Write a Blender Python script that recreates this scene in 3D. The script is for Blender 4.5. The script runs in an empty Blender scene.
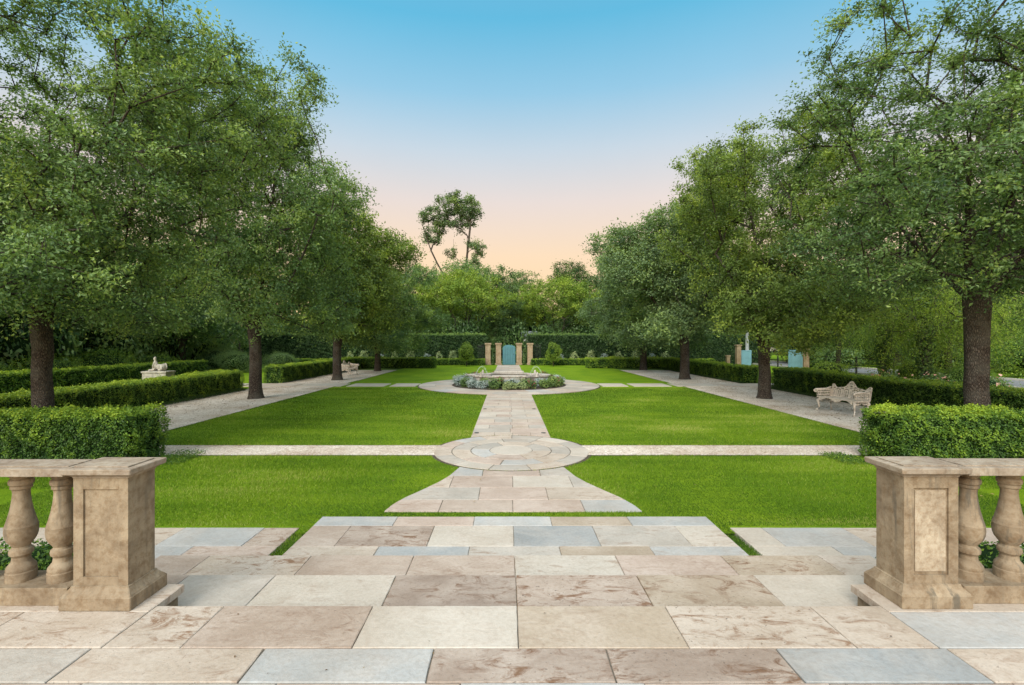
import bpy, bmesh, math, random
import numpy as np
from mathutils import Vector, Matrix

S = bpy.context.scene
COL = S.collection
R = math.radians
F, VX, HY = 490.0, 507.5, 341.0
CX, CZ = -0.07, 2.12          # camera x and height above the lawn

# ------------------------------------------------------------------ basics
def tag(o, label=None, cat=None, group=None, kind=None):
    if label: o['label'] = label
    if cat: o['category'] = cat
    if group: o['group'] = group
    if kind: o['kind'] = kind
    return o

def link(name, me, mats=(), parent=None, loc=None):
    if mats is not None and not isinstance(mats, (list, tuple)): mats = [mats]
    for m in mats or ():
        me.materials.append(m)
    o = bpy.data.objects.new(name, me)
    COL.objects.link(o)
    if parent: o.parent = parent
    if loc: o.location = loc
    return o

def empty(name, loc, rz=0.0):
    o = bpy.data.objects.new(name, None); COL.objects.link(o)
    o.location = loc; o.rotation_euler = (0, 0, rz); o.empty_display_size = .2
    return o

def copy_tree(o, parent=None):
    c = o.copy(); COL.objects.link(c)
    if parent: c.parent = parent
    for ch in list(o.children): copy_tree(ch, c)
    return c

def np_mesh(name, verts, faces, mat_idx=None, smooth=False, attrs=None):
    """verts Nx3, faces MxK array of one face size"""
    me = bpy.data.meshes.new(name)
    verts = np.ascontiguousarray(verts, dtype=np.float32); faces = np.ascontiguousarray(faces, dtype=np.int32)
    M, K = faces.shape
    me.vertices.add(len(verts)); me.vertices.foreach_set('co', verts.ravel())
    me.loops.add(M * K); me.loops.foreach_set('vertex_index', faces.ravel())
    me.polygons.add(M)
    me.polygons.foreach_set('loop_start', np.arange(0, M * K, K, dtype=np.int32))
    me.polygons.foreach_set('loop_total', np.full(M, K, dtype=np.int32))
    if mat_idx is not None: me.polygons.foreach_set('material_index', np.ascontiguousarray(mat_idx, dtype=np.int32))
    me.polygons.foreach_set('use_smooth', np.full(M, smooth, dtype=bool))
    for k, (dom, arr) in (attrs or {}).items():
        a = me.attributes.new(k, 'FLOAT', dom); a.data.foreach_set('value', np.ascontiguousarray(arr, dtype=np.float32))
    me.update(calc_edges=True)
    return me

class MB:
    """collects boxes, tubes, lathes in one bmesh"""
    def __init__(s): s.bm = bmesh.new()
    def box(s, x0, x1, y0, y1, z0, z1, bev=0.0, mat=None):
        r = bmesh.ops.create_cube(s.bm, size=1.0)
        vs = r['verts']
        bmesh.ops.scale(s.bm, vec=(x1-x0, y1-y0, z1-z0), verts=vs)
        bmesh.ops.translate(s.bm, vec=((x0+x1)/2, (y0+y1)/2, (z0+z1)/2), verts=vs)
        if bev:
            es = list({e for v in vs for e in v.link_edges})
            r2 = bmesh.ops.bevel(s.bm, geom=es, offset=bev, segments=2, affect='EDGES', profile=.6)
            vs = list({v for f in r2['faces'] for v in f.verts} | {v for v in vs if v.is_valid})
        if mat is not None: bmesh.ops.transform(s.bm, matrix=mat, verts=[v for v in vs if v.is_valid])
        return s
    def lathe(s, prof, cx=0, cy=0, n=32, z0=0, mat=None, crisp=False):
        if crisp:
            for a, b in zip(prof, prof[1:]):
                ra = [[s.bm.verts.new((cx+r*math.cos(2*math.pi*k/n), cy+r*math.sin(2*math.pi*k/n), z0+z)) for k in range(n)] for r, z in (a, b)]
                for k in range(n):
                    f = s.bm.faces.new((ra[0][k], ra[0][(k+1) % n], ra[1][(k+1) % n], ra[1][k])); f.smooth = True
            bmesh.ops.remove_doubles(s.bm, verts=s.bm.verts[:], dist=1e-5)
            for e in s.bm.edges:
                if len(e.link_faces) == 2 and e.calc_face_angle(0) > .45: e.smooth = False
            return s
        rings = []
        for r, z in prof:
            rings.append([s.bm.verts.new((cx+r*math.cos(2*math.pi*k/n), cy+r*math.sin(2*math.pi*k/n), z0+z)) for k in range(n)])
        for a, b in zip(rings, rings[1:]):
            for k in range(n):
                f = s.bm.faces.new((a[k], a[(k+1) % n], b[(k+1) % n], b[k])); f.smooth = True
        s.bm.faces.new(list(reversed(rings[0]))); s.bm.faces.new(rings[-1])
        if mat is not None: bmesh.ops.transform(s.bm, matrix=mat, verts=[v for rr in rings for v in rr])
        return s
    def tube(s, pts, rad, n=8):
        pts = [Vector(p) for p in pts]
        if not isinstance(rad, (list, tuple)): rad = [rad]*len(pts)
        rings = []; up = Vector((0.13, 0.31, 1)).normalized()
        for i, p in enumerate(pts):
            d = (pts[min(i+1, len(pts)-1)] - pts[max(i-1, 0)]).normalized()
            u = d.cross(up)
            if u.length < .05: u = d.cross(Vector((1, 0, 0)))
            u.normalize(); w = d.cross(u)
            rings.append([s.bm.verts.new(p + (u*math.cos(2*math.pi*k/n) + w*math.sin(2*math.pi*k/n))*rad[i]) for k in range(n)])
        for a, b in zip(rings, rings[1:]):
            for k in range(n):
                f = s.bm.faces.new((a[k], a[(k+1) % n], b[(k+1) % n], b[k])); f.smooth = True
        s.bm.faces.new(list(reversed(rings[0]))); s.bm.faces.new(rings[-1])
        return s
    def ball(s, c, r, sc=(1, 1, 1), rot=None, sub=2):
        rr = bmesh.ops.create_icosphere(s.bm, subdivisions=sub, radius=r)
        M = Matrix.Translation(c) @ (rot.to_matrix().to_4x4() if rot else Matrix()) @ Matrix.Diagonal((*sc, 1))
        bmesh.ops.transform(s.bm, matrix=M, verts=rr['verts'])
        for v in rr['verts']:
            for f in v.link_faces: f.smooth = True
        return s
    def prism(s, poly, z0, z1, axis='z', mat=None):
        n = len(poly)
        a = [s.bm.verts.new((x, y, z0)) for x, y in poly]; b = [s.bm.verts.new((x, y, z1)) for x, y in poly]
        for k in range(n): s.bm.faces.new((a[k], a[(k+1) % n], b[(k+1) % n], b[k]))
        s.bm.faces.new(list(reversed(a))); s.bm.faces.new(b)
        if mat is not None: bmesh.ops.transform(s.bm, matrix=mat, verts=a+b)
        return s
    def build(s, name, mats, parent=None, loc=None):
        bmesh.ops.recalc_face_normals(s.bm, faces=s.bm.faces[:])
        me = bpy.data.meshes.new(name); s.bm.to_mesh(me); s.bm.free()
        return link(name, me, mats, parent, loc)

def px(x, y, H=2.105, z=None):
    """pixel on a level H below the eye -> world x, y"""
    d = F*H/(y-HY); return (x-VX)*d/F + CX, d

def noise3(p, f, seed=0):
    """cheap smooth pseudo noise -1..1 for Nx3 arrays"""
    rg = np.random.default_rng(seed+7); out = np.zeros(len(p))
    for k in range(7):
        d = rg.normal(size=3); d /= np.linalg.norm(d)
        out += np.sin(p @ (d*f*(0.6+1.1*rg.random())) + rg.random()*6.28)
    return out/3.2

# ------------------------------------------------------------------ materials
def nodes(name):
    m = bpy.data.materials.new(name); m.use_nodes = True
    nt = m.node_tree; b = nt.nodes['Principled BSDF']
    return m, nt, b
def N(nt, t, **kw):
    n = nt.nodes.new(t)
    for k, v in kw.items():
        if k.startswith('i_'):
            n.inputs[k[2:].replace('_', ' ')].default_value = v
        else: setattr(n, k, v)
    return n
def ramp(nt, stops, fac=None, interp='LINEAR'):
    n = nt.nodes.new('ShaderNodeValToRGB'); cr = n.color_ramp; cr.interpolation = interp
    while len(cr.elements) > 1: cr.elements.remove(cr.elements[-1])
    cr.elements[0].position = stops[0][0]; cr.elements[0].color = (*stops[0][1], 1)
    for p, c in stops[1:]:
        e = cr.elements.new(p); e.color = (*c, 1)
    if fac is not None: nt.links.new(fac, n.inputs['Fac'])
    return n
def noise(nt, vec, scale, detail=4, rough=.55, dist=0):
    n = N(nt, 'ShaderNodeTexNoise'); n.inputs['Scale'].default_value = scale; n.inputs['Detail'].default_value = detail
    n.inputs['Roughness'].default_value = rough; n.inputs['Distortion'].default_value = dist
    if vec is not None: nt.links.new(vec, n.inputs['Vector'])
    return n
def mixc(nt, a, b, fac, mode='MIX'):
    n = nt.nodes.new('ShaderNodeMix'); n.data_type = 'RGBA'; n.blend_type = mode
    for s, v in ((n.inputs['Factor'], fac), (n.inputs['A'], a), (n.inputs['B'], b)):
        if isinstance(v, (int, float)): s.default_value = v
        elif isinstance(v, tuple): s.default_value = (*v, 1)
        else: nt.links.new(v, s)
    return n.outputs['Result']
def math_(nt, op, a, b=None, clamp=False):
    n = nt.nodes.new('ShaderNodeMath'); n.operation = op; n.use_clamp = clamp
    for s, v in zip(n.inputs, (a, b)):
        if v is None: continue
        if isinstance(v, (int, float)): s.default_value = v
        else: nt.links.new(v, s)
    return n.outputs[0]
def bump(nt, b, h, strength, dist):
    n = N(nt, 'ShaderNodeBump'); n.inputs['Strength'].default_value = strength; n.inputs['Distance'].default_value = dist
    nt.links.new(h, n.inputs['Height']); nt.links.new(n.outputs[0], b.inputs['Normal'])
    return n

def leaf_mat(name, stops, trans=.32, rough=.5, spec=.35):
    m, nt, b = nodes(name)
    at = N(nt, 'ShaderNodeAttribute', attribute_name='tone')
    oi = N(nt, 'ShaderNodeObjectInfo')
    sh = math_(nt, 'MULTIPLY_ADD', oi.outputs['Random'], .14); nt.nodes[-1].inputs[2].default_value = -.07
    t = math_(nt, 'ADD', at.outputs['Fac'], sh, True)
    c = ramp(nt, stops, t).outputs['Color']
    nt.links.new(c, b.inputs['Base Color'])
    b.inputs['Roughness'].default_value = rough; b.inputs['Specular IOR Level'].default_value = spec
    tr = N(nt, 'ShaderNodeBsdfTranslucent'); 
    tc = mixc(nt, c, (1.0, 1.0, .45), 1.0, 'MULTIPLY'); nt.links.new(tc, tr.inputs['Color'])
    mx = N(nt, 'ShaderNodeMixShader'); mx.inputs[0].default_value = trans
    nt.links.new(b.outputs[0], mx.inputs[1]); nt.links.new(tr.outputs[0], mx.inputs[2])
    nt.links.new(mx.outputs[0], nt.nodes['Material Output'].inputs['Surface'])
    return m

M = {}
M['oak_leaf'] = leaf_mat('oak_leaf', [(0, (.045, .095, .036)), (.4, (.135, .235, .085)), (.7, (.225, .345, .11)), (1, (.38, .50, .13))], .45, .42, .5)
M['oak_warm'] = leaf_mat('oak_warm_leaf', [(0, (.055, .09, .024)), (.4, (.155, .235, .06)), (.7, (.25, .35, .08)), (1, (.42, .52, .10))], .46)
M['oak_grey'] = leaf_mat('oak_grey_leaf', [(0, (.055, .10, .05)), (.45, (.15, .235, .11)), (.75, (.22, .32, .13)), (1, (.34, .46, .15))], .44)
M['hedge'] = leaf_mat('hedge_leaf', [(0, (.022, .060, .010)), (.4, (.06, .135, .018)), (.7, (.19, .31, .028)), (1, (.36, .47, .04))], .25)
M['dark_leaf'] = leaf_mat('dark_leaf', [(0, (.018, .045, .013)), (.5, (.065, .125, .034)), (.85, (.14, .23, .055)), (1, (.22, .33, .07))], .25)
M['lime_leaf'] = leaf_mat('lime_leaf', [(0, (.08, .15, .025)), (.5, (.20, .31, .04)), (1, (.38, .48, .065))], .4)
M['silver_leaf'] = leaf_mat('silver_leaf', [(0, (.14, .20, .19)), (.5, (.30, .38, .36)), (1, (.50, .57, .55))], .15)
M['pale_leaf'] = leaf_mat('pale_leaf', [(0, (.16, .24, .09)), (.5, (.30, .38, .16)), (1, (.46, .52, .26))], .25)
M['red_petal'] = leaf_mat('red_petal', [(0, (.14, .02, .03)), (1, (.32, .07, .09))], .2)
M['pink_petal'] = leaf_mat('pink_petal', [(0, (.5, .16, .14)), (1, (.8, .5, .42))], .2)
M['dry_leaf'] = leaf_mat('dry_leaf', [(0, (.07, .04, .02)), (.6, (.16, .10, .05)), (1, (.28, .20, .08))], .1)
M['willow_leaf'] = leaf_mat('willow_leaf', [(0, (.06, .12, .02)), (.5, (.13, .24, .04)), (1, (.27, .38, .06))], .4)

def simple(name, c, rough=.6, metal=0, spec=.5, nscale=None, namp=.15, bmp=0):
    m, nt, b = nodes(name)
    b.inputs['Base Color'].default_value = (*c, 1); b.inputs['Roughness'].default_value = rough
    b.inputs['Metallic'].default_value = metal; b.inputs['Specular IOR Level'].default_value = spec
    if nscale:
        tc = N(nt, 'ShaderNodeTexCoord')
        n = noise(nt, tc.outputs['Object'], nscale, 5, .6)
        rr = ramp(nt, [(.25, tuple(x*(1-namp*2) for x in c)), (.55, c), (.8, tuple(min(1, x*(1+namp)) for x in c))], n.outputs['Fac'])
        nt.links.new(rr.outputs[0], b.inputs['Base Color'])
        if bmp: bump(nt, b, n.outputs['Fac'], .5, bmp)
    return m

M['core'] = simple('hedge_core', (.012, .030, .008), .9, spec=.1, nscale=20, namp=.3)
M['teal'] = simple('teal_paint', (.06, .19, .225), .45, nscale=3, namp=.12)
M['sky_blue'] = simple('blue_paint', (.22, .42, .50), .45, nscale=2, namp=.12)
M['iron'] = simple('dark_iron', (.02, .022, .022), .5, metal=.3)
M['bench'] = simple('bench_paint', (.62, .54, .45), .6, nscale=14, namp=.3, bmp=.004)
M['statue'] = simple('statue_stone', (.36, .34, .29), .8, nscale=9, namp=.3, bmp=.01)
M['asphalt'] = simple('asphalt', (.17, .18, .19), .8, nscale=8, namp=.15)
M['pale_wall'] = simple('pale_wall', (.55, .52, .46), .8, nscale=2)
M['roof'] = simple('grey_roof', (.22, .25, .27), .7, nscale=4)
M['car'] = simple('car_paint', (.55, .58, .62), .25, metal=.3)
M['glass'] = simple('dark_glass', (.03, .04, .05), .08, spec=.8)
M['rubber'] = simple('rubber', (.015, .015, .015), .8)
M['lens'] = simple('lamp_lens', (.05, .05, .055), .25)
M['pole'] = simple('grey_metal', (.38, .40, .40), .6, nscale=5)
M['soil'] = simple('soil', (.07, .05, .035), .95, nscale=12, namp=.3, bmp=.02)
M['mortar'] = simple('mortar', (.17, .15, .12), .95, nscale=30, namp=.25)

# bark
m, nt, b = nodes('bark'); M['bark'] = m
tc = N(nt, 'ShaderNodeTexCoord'); mp = N(nt, 'ShaderNodeMapping'); mp.inputs['Scale'].default_value = (1, 1, .28)
nt.links.new(tc.outputs['Object'], mp.inputs['Vector'])
n1 = noise(nt, mp.outputs[0], 34, 6, .75, 1.2); n2 = noise(nt, tc.outputs['Object'], 2.2, 4, .6)
v = N(nt, 'ShaderNodeTexVoronoi', feature='DISTANCE_TO_EDGE'); v.inputs['Scale'].default_value = 48; nt.links.new(mp.outputs[0], v.inputs['Vector'])
h = math_(nt, 'MULTIPLY', math_(nt, 'MULTIPLY', v.outputs['Distance'], 3.0, True), n1.outputs['Fac'])
c1 = ramp(nt, [(0, (.014, .010, .008)), (.2, (.062, .048, .038)), (.6, (.165, .135, .108))], h).outputs[0]
c2 = mixc(nt, c1, (.13, .125, .10), math_(nt, 'MULTIPLY', ramp(nt, [(.45, (0, 0, 0)), (.7, (1, 1, 1))], n2.outputs['Fac']).outputs[0], .55))
nt.links.new(c2, b.inputs['Base Color']); b.inputs['Roughness'].default_value = .9; b.inputs['Specular IOR Level'].default_value = .15
bump(nt, b, h, 1.0, .03)

# paving stone: per-slab tint in attribute 'tint', seed and mottle in 'seed','mottle'
m, nt, b = nodes('paving_stone'); M['paving'] = m
geo = N(nt, 'ShaderNodeNewGeometry')
tint = N(nt, 'ShaderNodeAttribute', attribute_name='tint'); seed = N(nt, 'ShaderNodeAttribute', attribute_name='seed'); mot = N(nt, 'ShaderNodeAttribute', attribute_name='mottle')
cb = N(nt, 'ShaderNodeCombineXYZ'); nt.links.new(seed.outputs['Fac'], cb.inputs[0]); nt.links.new(seed.outputs['Fac'], cb.inputs[2])
va = N(nt, 'ShaderNodeVectorMath', operation='ADD'); nt.links.new(geo.outputs['Position'], va.inputs[0]); nt.links.new(cb.outputs[0], va.inputs[1])
P = va.outputs[0]
mp = N(nt, 'ShaderNodeMapping'); mp.inputs['Scale'].default_value = (1, 2.1, 1); mp.inputs['Rotation'].default_value = (0, 0, .35); nt.links.new(P, mp.inputs['Vector'])
big = noise(nt, P, 2.6, 6, .62, .5); fine = noise(nt, P, 38, 5, .65); vein = noise(nt, mp.outputs[0], 4.2, 9, .74, 1.2); grit = noise(nt, P, 160, 2, .6)
base = mixc(nt, tint.outputs['Color'], mixc(nt, tint.outputs['Color'], (.60, .54, .48), .35), ramp(nt, [(.38, (0, 0, 0)), (.68, (1, 1, 1))], big.outputs['Fac']).outputs[0])
dark = mixc(nt, base, (.48, .33, .23), 1.0, 'MULTIPLY')
vm = ramp(nt, [(.50, (0, 0, 0)), (.56, (.35, .35, .35)), (.66, (1, 1, 1))], vein.outputs['Fac']).outputs[0]
base = mixc(nt, base, dark, math_(nt, 'MULTIPLY', math_(nt, 'MULTIPLY', vm, math_(nt, 'MULTIPLY', mot.outputs['Fac'], ramp(nt, [(.36, (.25,)*3), (.56, (1.5,)*3)], big.outputs['Fac']).outputs[0])), 1.0, True))
base = mixc(nt, base, mixc(nt, base, (.80, .76, .72), 1.0, 'MULTIPLY'), math_(nt, 'MULTIPLY', ramp(nt, [(.42, (0, 0, 0)), (.72, (1, 1, 1))], fine.outputs['Fac']).outputs[0], .75))
pit = noise(nt, P, 55, 3, .5)
pm = math_(nt, 'MULTIPLY', ramp(nt, [(.66, (0, 0, 0)), (.70, (1, 1, 1))], pit.outputs['Fac']).outputs[0], math_(nt, 'MULTIPLY', mot.outputs['Fac'], .8))
base = mixc(nt, base, (.13, .10, .08), pm)
# grime: large soft dirt patches
gr = noise(nt, geo.outputs['Position'], .9, 5, .6)
base = mixc(nt, base, mixc(nt, base, (.72, .66, .60), 1.0, 'MULTIPLY'), math_(nt, 'MULTIPLY', ramp(nt, [(.45, (0, 0, 0)), (.7, (1, 1, 1))], gr.outputs['Fac']).outputs[0], .6))
nt.links.new(base, b.inputs['Base Color'])
nt.links.new(ramp(nt, [(.3, (.48,)*3), (.7, (.75,)*3)], big.outputs['Fac']).outputs[0], b.inputs['Roughness'])
b.inputs['Specular IOR Level'].default_value = .4
hh = math_(nt, 'ADD', math_(nt, 'MULTIPLY', vein.outputs['Fac'], .6), math_(nt, 'ADD', math_(nt, 'MULTIPLY', grit.outputs['Fac'], .12), math_(nt, 'MULTIPLY', fine.outputs['Fac'], .25)))
bump(nt, b, hh, .6, .012)

# carved limestone (balustrades, pillars)
def limestone(name, ca, cb_, cs, scale=1.0, streak=.5):
    m, nt, b = nodes(name)
    tc = N(nt, 'ShaderNodeTexCoord'); g = N(nt, 'ShaderNodeNewGeometry')
    P = g.outputs['Position']
    n1 = noise(nt, P, 3.4*scale, 7, .66, .8); n2 = noise(nt, P, 22*scale, 6, .65)
    mp = N(nt, 'ShaderNodeMapping'); mp.inputs['Scale'].default_value = (9, 9, .9); nt.links.new(P, mp.inputs['Vector'])
    n3 = noise(nt, mp.outputs[0], 1.3, 5, .7, .3); n4 = noise(nt, P, 1.5, 3, .5)
    n5 = noise(nt, P, 90, 3, .6)
    c = mixc(nt, ca, cb_, ramp(nt, [(.35, (0, 0, 0)), (.65, (1, 1, 1))], n1.outputs['Fac']).outputs[0])
    c = mixc(nt, c, mixc(nt, c, (.62, .52, .42), 1.0, 'MULTIPLY'), math_(nt, 'MULTIPLY', ramp(nt, [(.45, (0, 0, 0)), (.68, (1, 1, 1))], n2.outputs['Fac']).outputs[0], .8))
    st = math_(nt, 'MULTIPLY', ramp(nt, [(.52, (0, 0, 0)), (.62, (1, 1, 1))], n3.outputs['Fac']).outputs[0], ramp(nt, [(.42, (0, 0, 0)), (.6, (streak,)*3)], n4.outputs['Fac']).outputs[0])
    c = mixc(nt, c, cs, st)
    nt.links.new(c, b.inputs['Base Color']); b.inputs['Roughness'].default_value = .8; b.inputs['Specular IOR Level'].default_value = .25
    bump(nt, b, math_(nt, 'ADD', n2.outputs['Fac'], math_(nt, 'MULTIPLY', n5.outputs['Fac'], .5)), .5, .008)
    return m
M['limestone'] = limestone('carved_limestone', (.185, .136, .088), (.32, .255, .175), (.10, .088, .068), 1.0, .8)
M['limestone_cap'] = limestone('weathered_cap_stone', (.245, .195, .15), (.35, .295, .23), (.12, .10, .08), 1.0, .4)
M['limestone_pale'] = limestone('pale_panel_stone', (.27, .21, .145), (.45, .38, .285), (.15, .11, .075), 1.3, .5)
M['pillar'] = limestone('pillar_stone', (.28, .20, .12), (.40, .31, .21), (.20, .16, .12), .6, .5)
M['basin'] = limestone('basin_stone', (.40, .37, .33), (.52, .49, .45), (.17, .16, .14), 1.0, .9)

# gravel
m, nt, b = nodes('pea_gravel'); M['gravel'] = m
g = N(nt, 'ShaderNodeNewGeometry'); P = g.outputs['Position']
v = N(nt, 'ShaderNodeTexVoronoi'); v.inputs['Scale'].default_value = 46; nt.links.new(P, v.inputs['Vector'])
n1 = noise(nt, P, .8, 6, .65); n2 = noise(nt, P, 9, 6, .7)
c = ramp(nt, [(0, (.42, .35, .28)), (.35, (.58, .50, .42)), (.7, (.68, .61, .53)), (1, (.78, .73, .66))], N(nt, 'ShaderNodeSeparateColor').outputs[0]).outputs[0]
sep = [n for n in nt.nodes if n.bl_idname == 'ShaderNodeSeparateColor'][0]; nt.links.new(v.outputs['Color'], sep.inputs[0])
c = mixc(nt, c, mixc(nt, c, (.68, .60, .52), 1.0, 'MULTIPLY'), ramp(nt, [(.42, (0, 0, 0)), (.66, (.9, .9, .9))], n1.outputs['Fac']).outputs[0])
c = mixc(nt, c, mixc(nt, c, (.62, .56, .50), 1.0, 'MULTIPLY'), ramp(nt, [(.5, (0, 0, 0)), (.68, (.8, .8, .8))], n2.outputs['Fac']).outputs[0])
nt.links.new(c, b.inputs['Base Color']); b.inputs['Roughness'].default_value = .9; b.inputs['Specular IOR Level'].default_value = .2
bump(nt, b, math_(nt, 'ADD', v.outputs['Distance'], n2.outputs['Fac']), .8, .02)

# lawn sheet
def grass_sheet(name, a, b_, c_):
    m, nt, b = nodes(name)
    g = N(nt, 'ShaderNodeNewGeometry'); P = g.outputs['Position']
    n1 = noise(nt, P, .55, 5, .6, .3); n2 = noise(nt, P, 9, 6, .7); n3 = noise(nt, P, 70, 3, .7)
    mp = N(nt, 'ShaderNodeMapping'); mp.inputs['Scale'].default_value = (.35, 2.6, 1); nt.links.new(P, mp.inputs['Vector'])
    n4 = noise(nt, mp.outputs[0], 1.1, 4, .6)
    f = math_(nt, 'ADD', math_(nt, 'MULTIPLY', n1.outputs['Fac'], .55), math_(nt, 'ADD', math_(nt, 'MULTIPLY', n4.outputs['Fac'], .30), math_(nt, 'MULTIPLY', n2.outputs['Fac'], .25)))
    c = ramp(nt, [(.34, a), (.5, b_), (.66, c_)], f).outputs[0]
    c = mixc(nt, c, mixc(nt, c, (.55, .62, .5), 1.0, 'MULTIPLY'), ramp(nt, [(.45, (0, 0, 0)), (.7, (1, 1, 1))], n3.outputs['Fac']).outputs[0])
    nt.links.new(c, b.inputs['Base Color']); b.inputs['Roughness'].default_value = .8; b.inputs['Specular IOR Level'].default_value = .1
    bump(nt, b, math_(nt, 'ADD', n3.outputs['Fac'], n2.outputs['Fac']), .9, .03)
    return m
M['lawn'] = grass_sheet('lawn_turf', (.075, .160, .006), (.135, .245, .008), (.21, .32, .011))
M['ground'] = grass_sheet('ground_turf', (.05, .085, .02), (.075, .14, .025), (.13, .22, .03))
M['blade'] = leaf_mat('grass_blade', [(0, (.040, .095, .008)), (.5, (.115, .205, .012)), (.85, (.215, .325, .02)), (1, (.36, .38, .10))], .3, .6, .2)

# water
m, nt, b = nodes('pool_water'); M['water'] = m
b.inputs['Base Color'].default_value = (.03, .05, .05, 1); b.inputs['Roughness'].default_value = .05
g = N(nt, 'ShaderNodeNewGeometry'); n1 = noise(nt, g.outputs['Position'], 9, 3, .5); bump(nt, b, n1.outputs['Fac'], .3, .02)
m, nt, b = nodes('jet_water'); M['jet'] = m
b.inputs['Base Color'].default_value = (.85, .9, .92, 1); b.inputs['Roughness'].default_value = .1
b.inputs['Transmission Weight'].default_value = .35; b.inputs['IOR'].default_value = 1.33

# ------------------------------------------------------------------ slabs
TINT = dict(cream=(.455, .385, .315), light=(.47, .425, .365), beige=(.37, .295, .24), tan=(.375, .305, .23), brown=(.30, .235, .19),
            blue=(.30, .315, .32), lblue=(.375, .38, .375), grey=(.375, .345, .305), pink=(.42, .335, .28))
MOT = dict(cream=.55, light=.15, beige=.25, tan=.35, brown=1.0, blue=.12, lblue=.15, grey=.3, pink=.4)

class Slabs:
    def __init__(s): s.v = []; s.f = []; s.t = []; s.sd = []; s.mo = []
    def add(s, poly, z0, z1, kind, mott=None, gap=.004, rnd=random.Random(5)):
        def inset(p, d):
            n = len(p); out = []
            for i in range(n):
                a, b, c = Vector(p[i-1]), Vector(p[i]), Vector(p[(i+1) % n])
                d1 = (b-a).normalized(); d2 = (c-b).normalized()
                n1 = Vector((-d1.y, d1.x)); n2 = Vector((-d2.y, d2.x)); m_ = (n1+n2)
                k = max(.35, 1+n1.dot(n2)); out.append(tuple(b + m_*(d/k)))
            return out
        ar = sum(poly[i-1][0]*poly[i][1]-poly[i][0]*poly[i-1][1] for i in range(len(poly)))
        if ar < 0: poly = poly[::-1]
        if isinstance(kind, tuple): kind, mott = kind
        fine_ = []
        for i_ in range(len(poly)):
            A_, B_ = Vector(poly[i_]), Vector(poly[(i_+1) % len(poly)]); m_ = max(1, min(14, int((B_-A_).length/.07)))
            for k_ in range(m_): fine_.append(A_.lerp(B_, k_/m_))
        poly = [(p_.x, p_.y) for p_ in fine_]
        def rough_(q): return [(x_+rnd.gauss(0, .0011), y_+rnd.gauss(0, .0011)) for x_, y_ in q]
        a = rough_(inset(poly, gap)); c = rough_(inset(poly, gap+.0045)); n = len(poly); o = len(s.v)
        zt = z1 + rnd.uniform(-.0012, .0012)
        s.v += [(x, y, z0) for x, y in a] + [(x, y, zt-.004) for x, y in a] + [(x, y, zt) for x, y in c]
        for r_ in (0, n):
            for k in range(n): s.f.append([o+r_+k, o+r_+(k+1) % n, o+r_+n+(k+1) % n, o+r_+n+k])
        s.f.append([o+2*n+k for k in range(n)])
        t = TINT[kind]; j = rnd.uniform(.93, 1.06)
        s.t += [(t[0]*j, t[1]*j, t[2]*j, 1)]*(3*n); s.sd += [rnd.uniform(0, 90)]*(3*n)
        mm = MOT[kind] if mott is None else mott
        s.mo += [mm*rnd.uniform(.8, 1.15)]*(3*n)
    def build(s, name, label):
        me = bpy.data.meshes.new(name); me.from_pydata(s.v, [], s.f); me.update()
        a = me.attributes.new('tint', 'FLOAT_COLOR', 'POINT'); a.data.foreach_set('color', np.array(s.t, dtype=np.float32).ravel())
        a = me.attributes.new('seed', 'FLOAT', 'POINT'); a.data.foreach_set('value', np.array(s.sd, dtype=np.float32))
        a = me.attributes.new('mottle', 'FLOAT', 'POINT'); a.data.foreach_set('value', np.array(s.mo, dtype=np.float32))
        o = link(name, me, M['paving']); tag(o, label, kind='structure'); return o
    def row(s, y0, y1, z0, z1, xs, kinds, gap=.0028):
        for i, k in enumerate(kinds):
            mo = None
            if isinstance(k, tuple): k, mo = k
            s.add([(xs[i], y0), (xs[i+1], y0), (xs[i+1], y1), (xs[i], y1)], z0, z1, k, mo, gap=gap)

YF, RF = 23.5, 4.27
ZT, ZA, ZB, ZC = .447, .303, .159, .015
HT, HA, HB, HC = CZ-ZT, CZ-ZA, CZ-ZB, CZ-ZC
D = lambda y, H: F*H/(y-HY)
X = lambda x, y, H: (x-VX)*H/(y-HY)+CX
def sheet(name, x0, x1, y0, y1, z, mat, label, kind='structure'):
    o = MB(); v = [o.bm.verts.new(p) for p in ((x0, y0, z), (x1, y0, z), (x1, y1, z), (x0, y1, z))]; o.bm.faces.new(v)
    return tag(o.build(name, mat), label, kind=kind)
def block(name, x0, x1, y0, y1, z0, z1, mat, label):
    return tag(MB().box(x0, x1, y0, y1, z0, z1).build(name, mat), label, kind='structure')

OPEN = 2.29
YT, YA, YB = 3.10, 3.81, 4.49
# terrace
t = Slabs()
xs = [X(v_, 683, HT) for v_ in (-145, 44.5, 237, 425.6, 617, 806, 996, 1190)]
t.row(2.40, 2.673, ZT-.05, ZT, [-4.6]+xs+[4.9], ['beige', 'grey', 'cream', 'lblue', ('brown', .9), ('brown', 1.2), 'blue', 'cream', 'grey'], gap=.0045)
t.row(1.75, 2.40, ZT-.05, ZT, [-4.6, -3.1, -2.15, -1.2, -.3, .6, 1.5, 2.4, 3.4, 4.6], ['cream', 'beige', 'grey', 'beige', 'lblue', 'pink', 'brown', 'beige', 'grey'])
t.row(.6, 1.75, ZT-.05, ZT, [-4.6, -3.3, -2.0, -1.0, 0, 1.0, 2.0, 3.3, 4.6], ['grey', 'cream', 'beige', 'blue', 'tan', 'cream', 'beige', 'grey'])
t.row(2.673, 3.03, ZT-.05, ZT, [-4.6, -3.9, -3.05, -OPEN], ['cream', 'cream', ('cream', .7)])
t.row(2.673, 3.03, ZT-.05, ZT, [OPEN, 3.2, 4.0, 4.6], ['lblue', 'cream', 'cream'])
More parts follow.
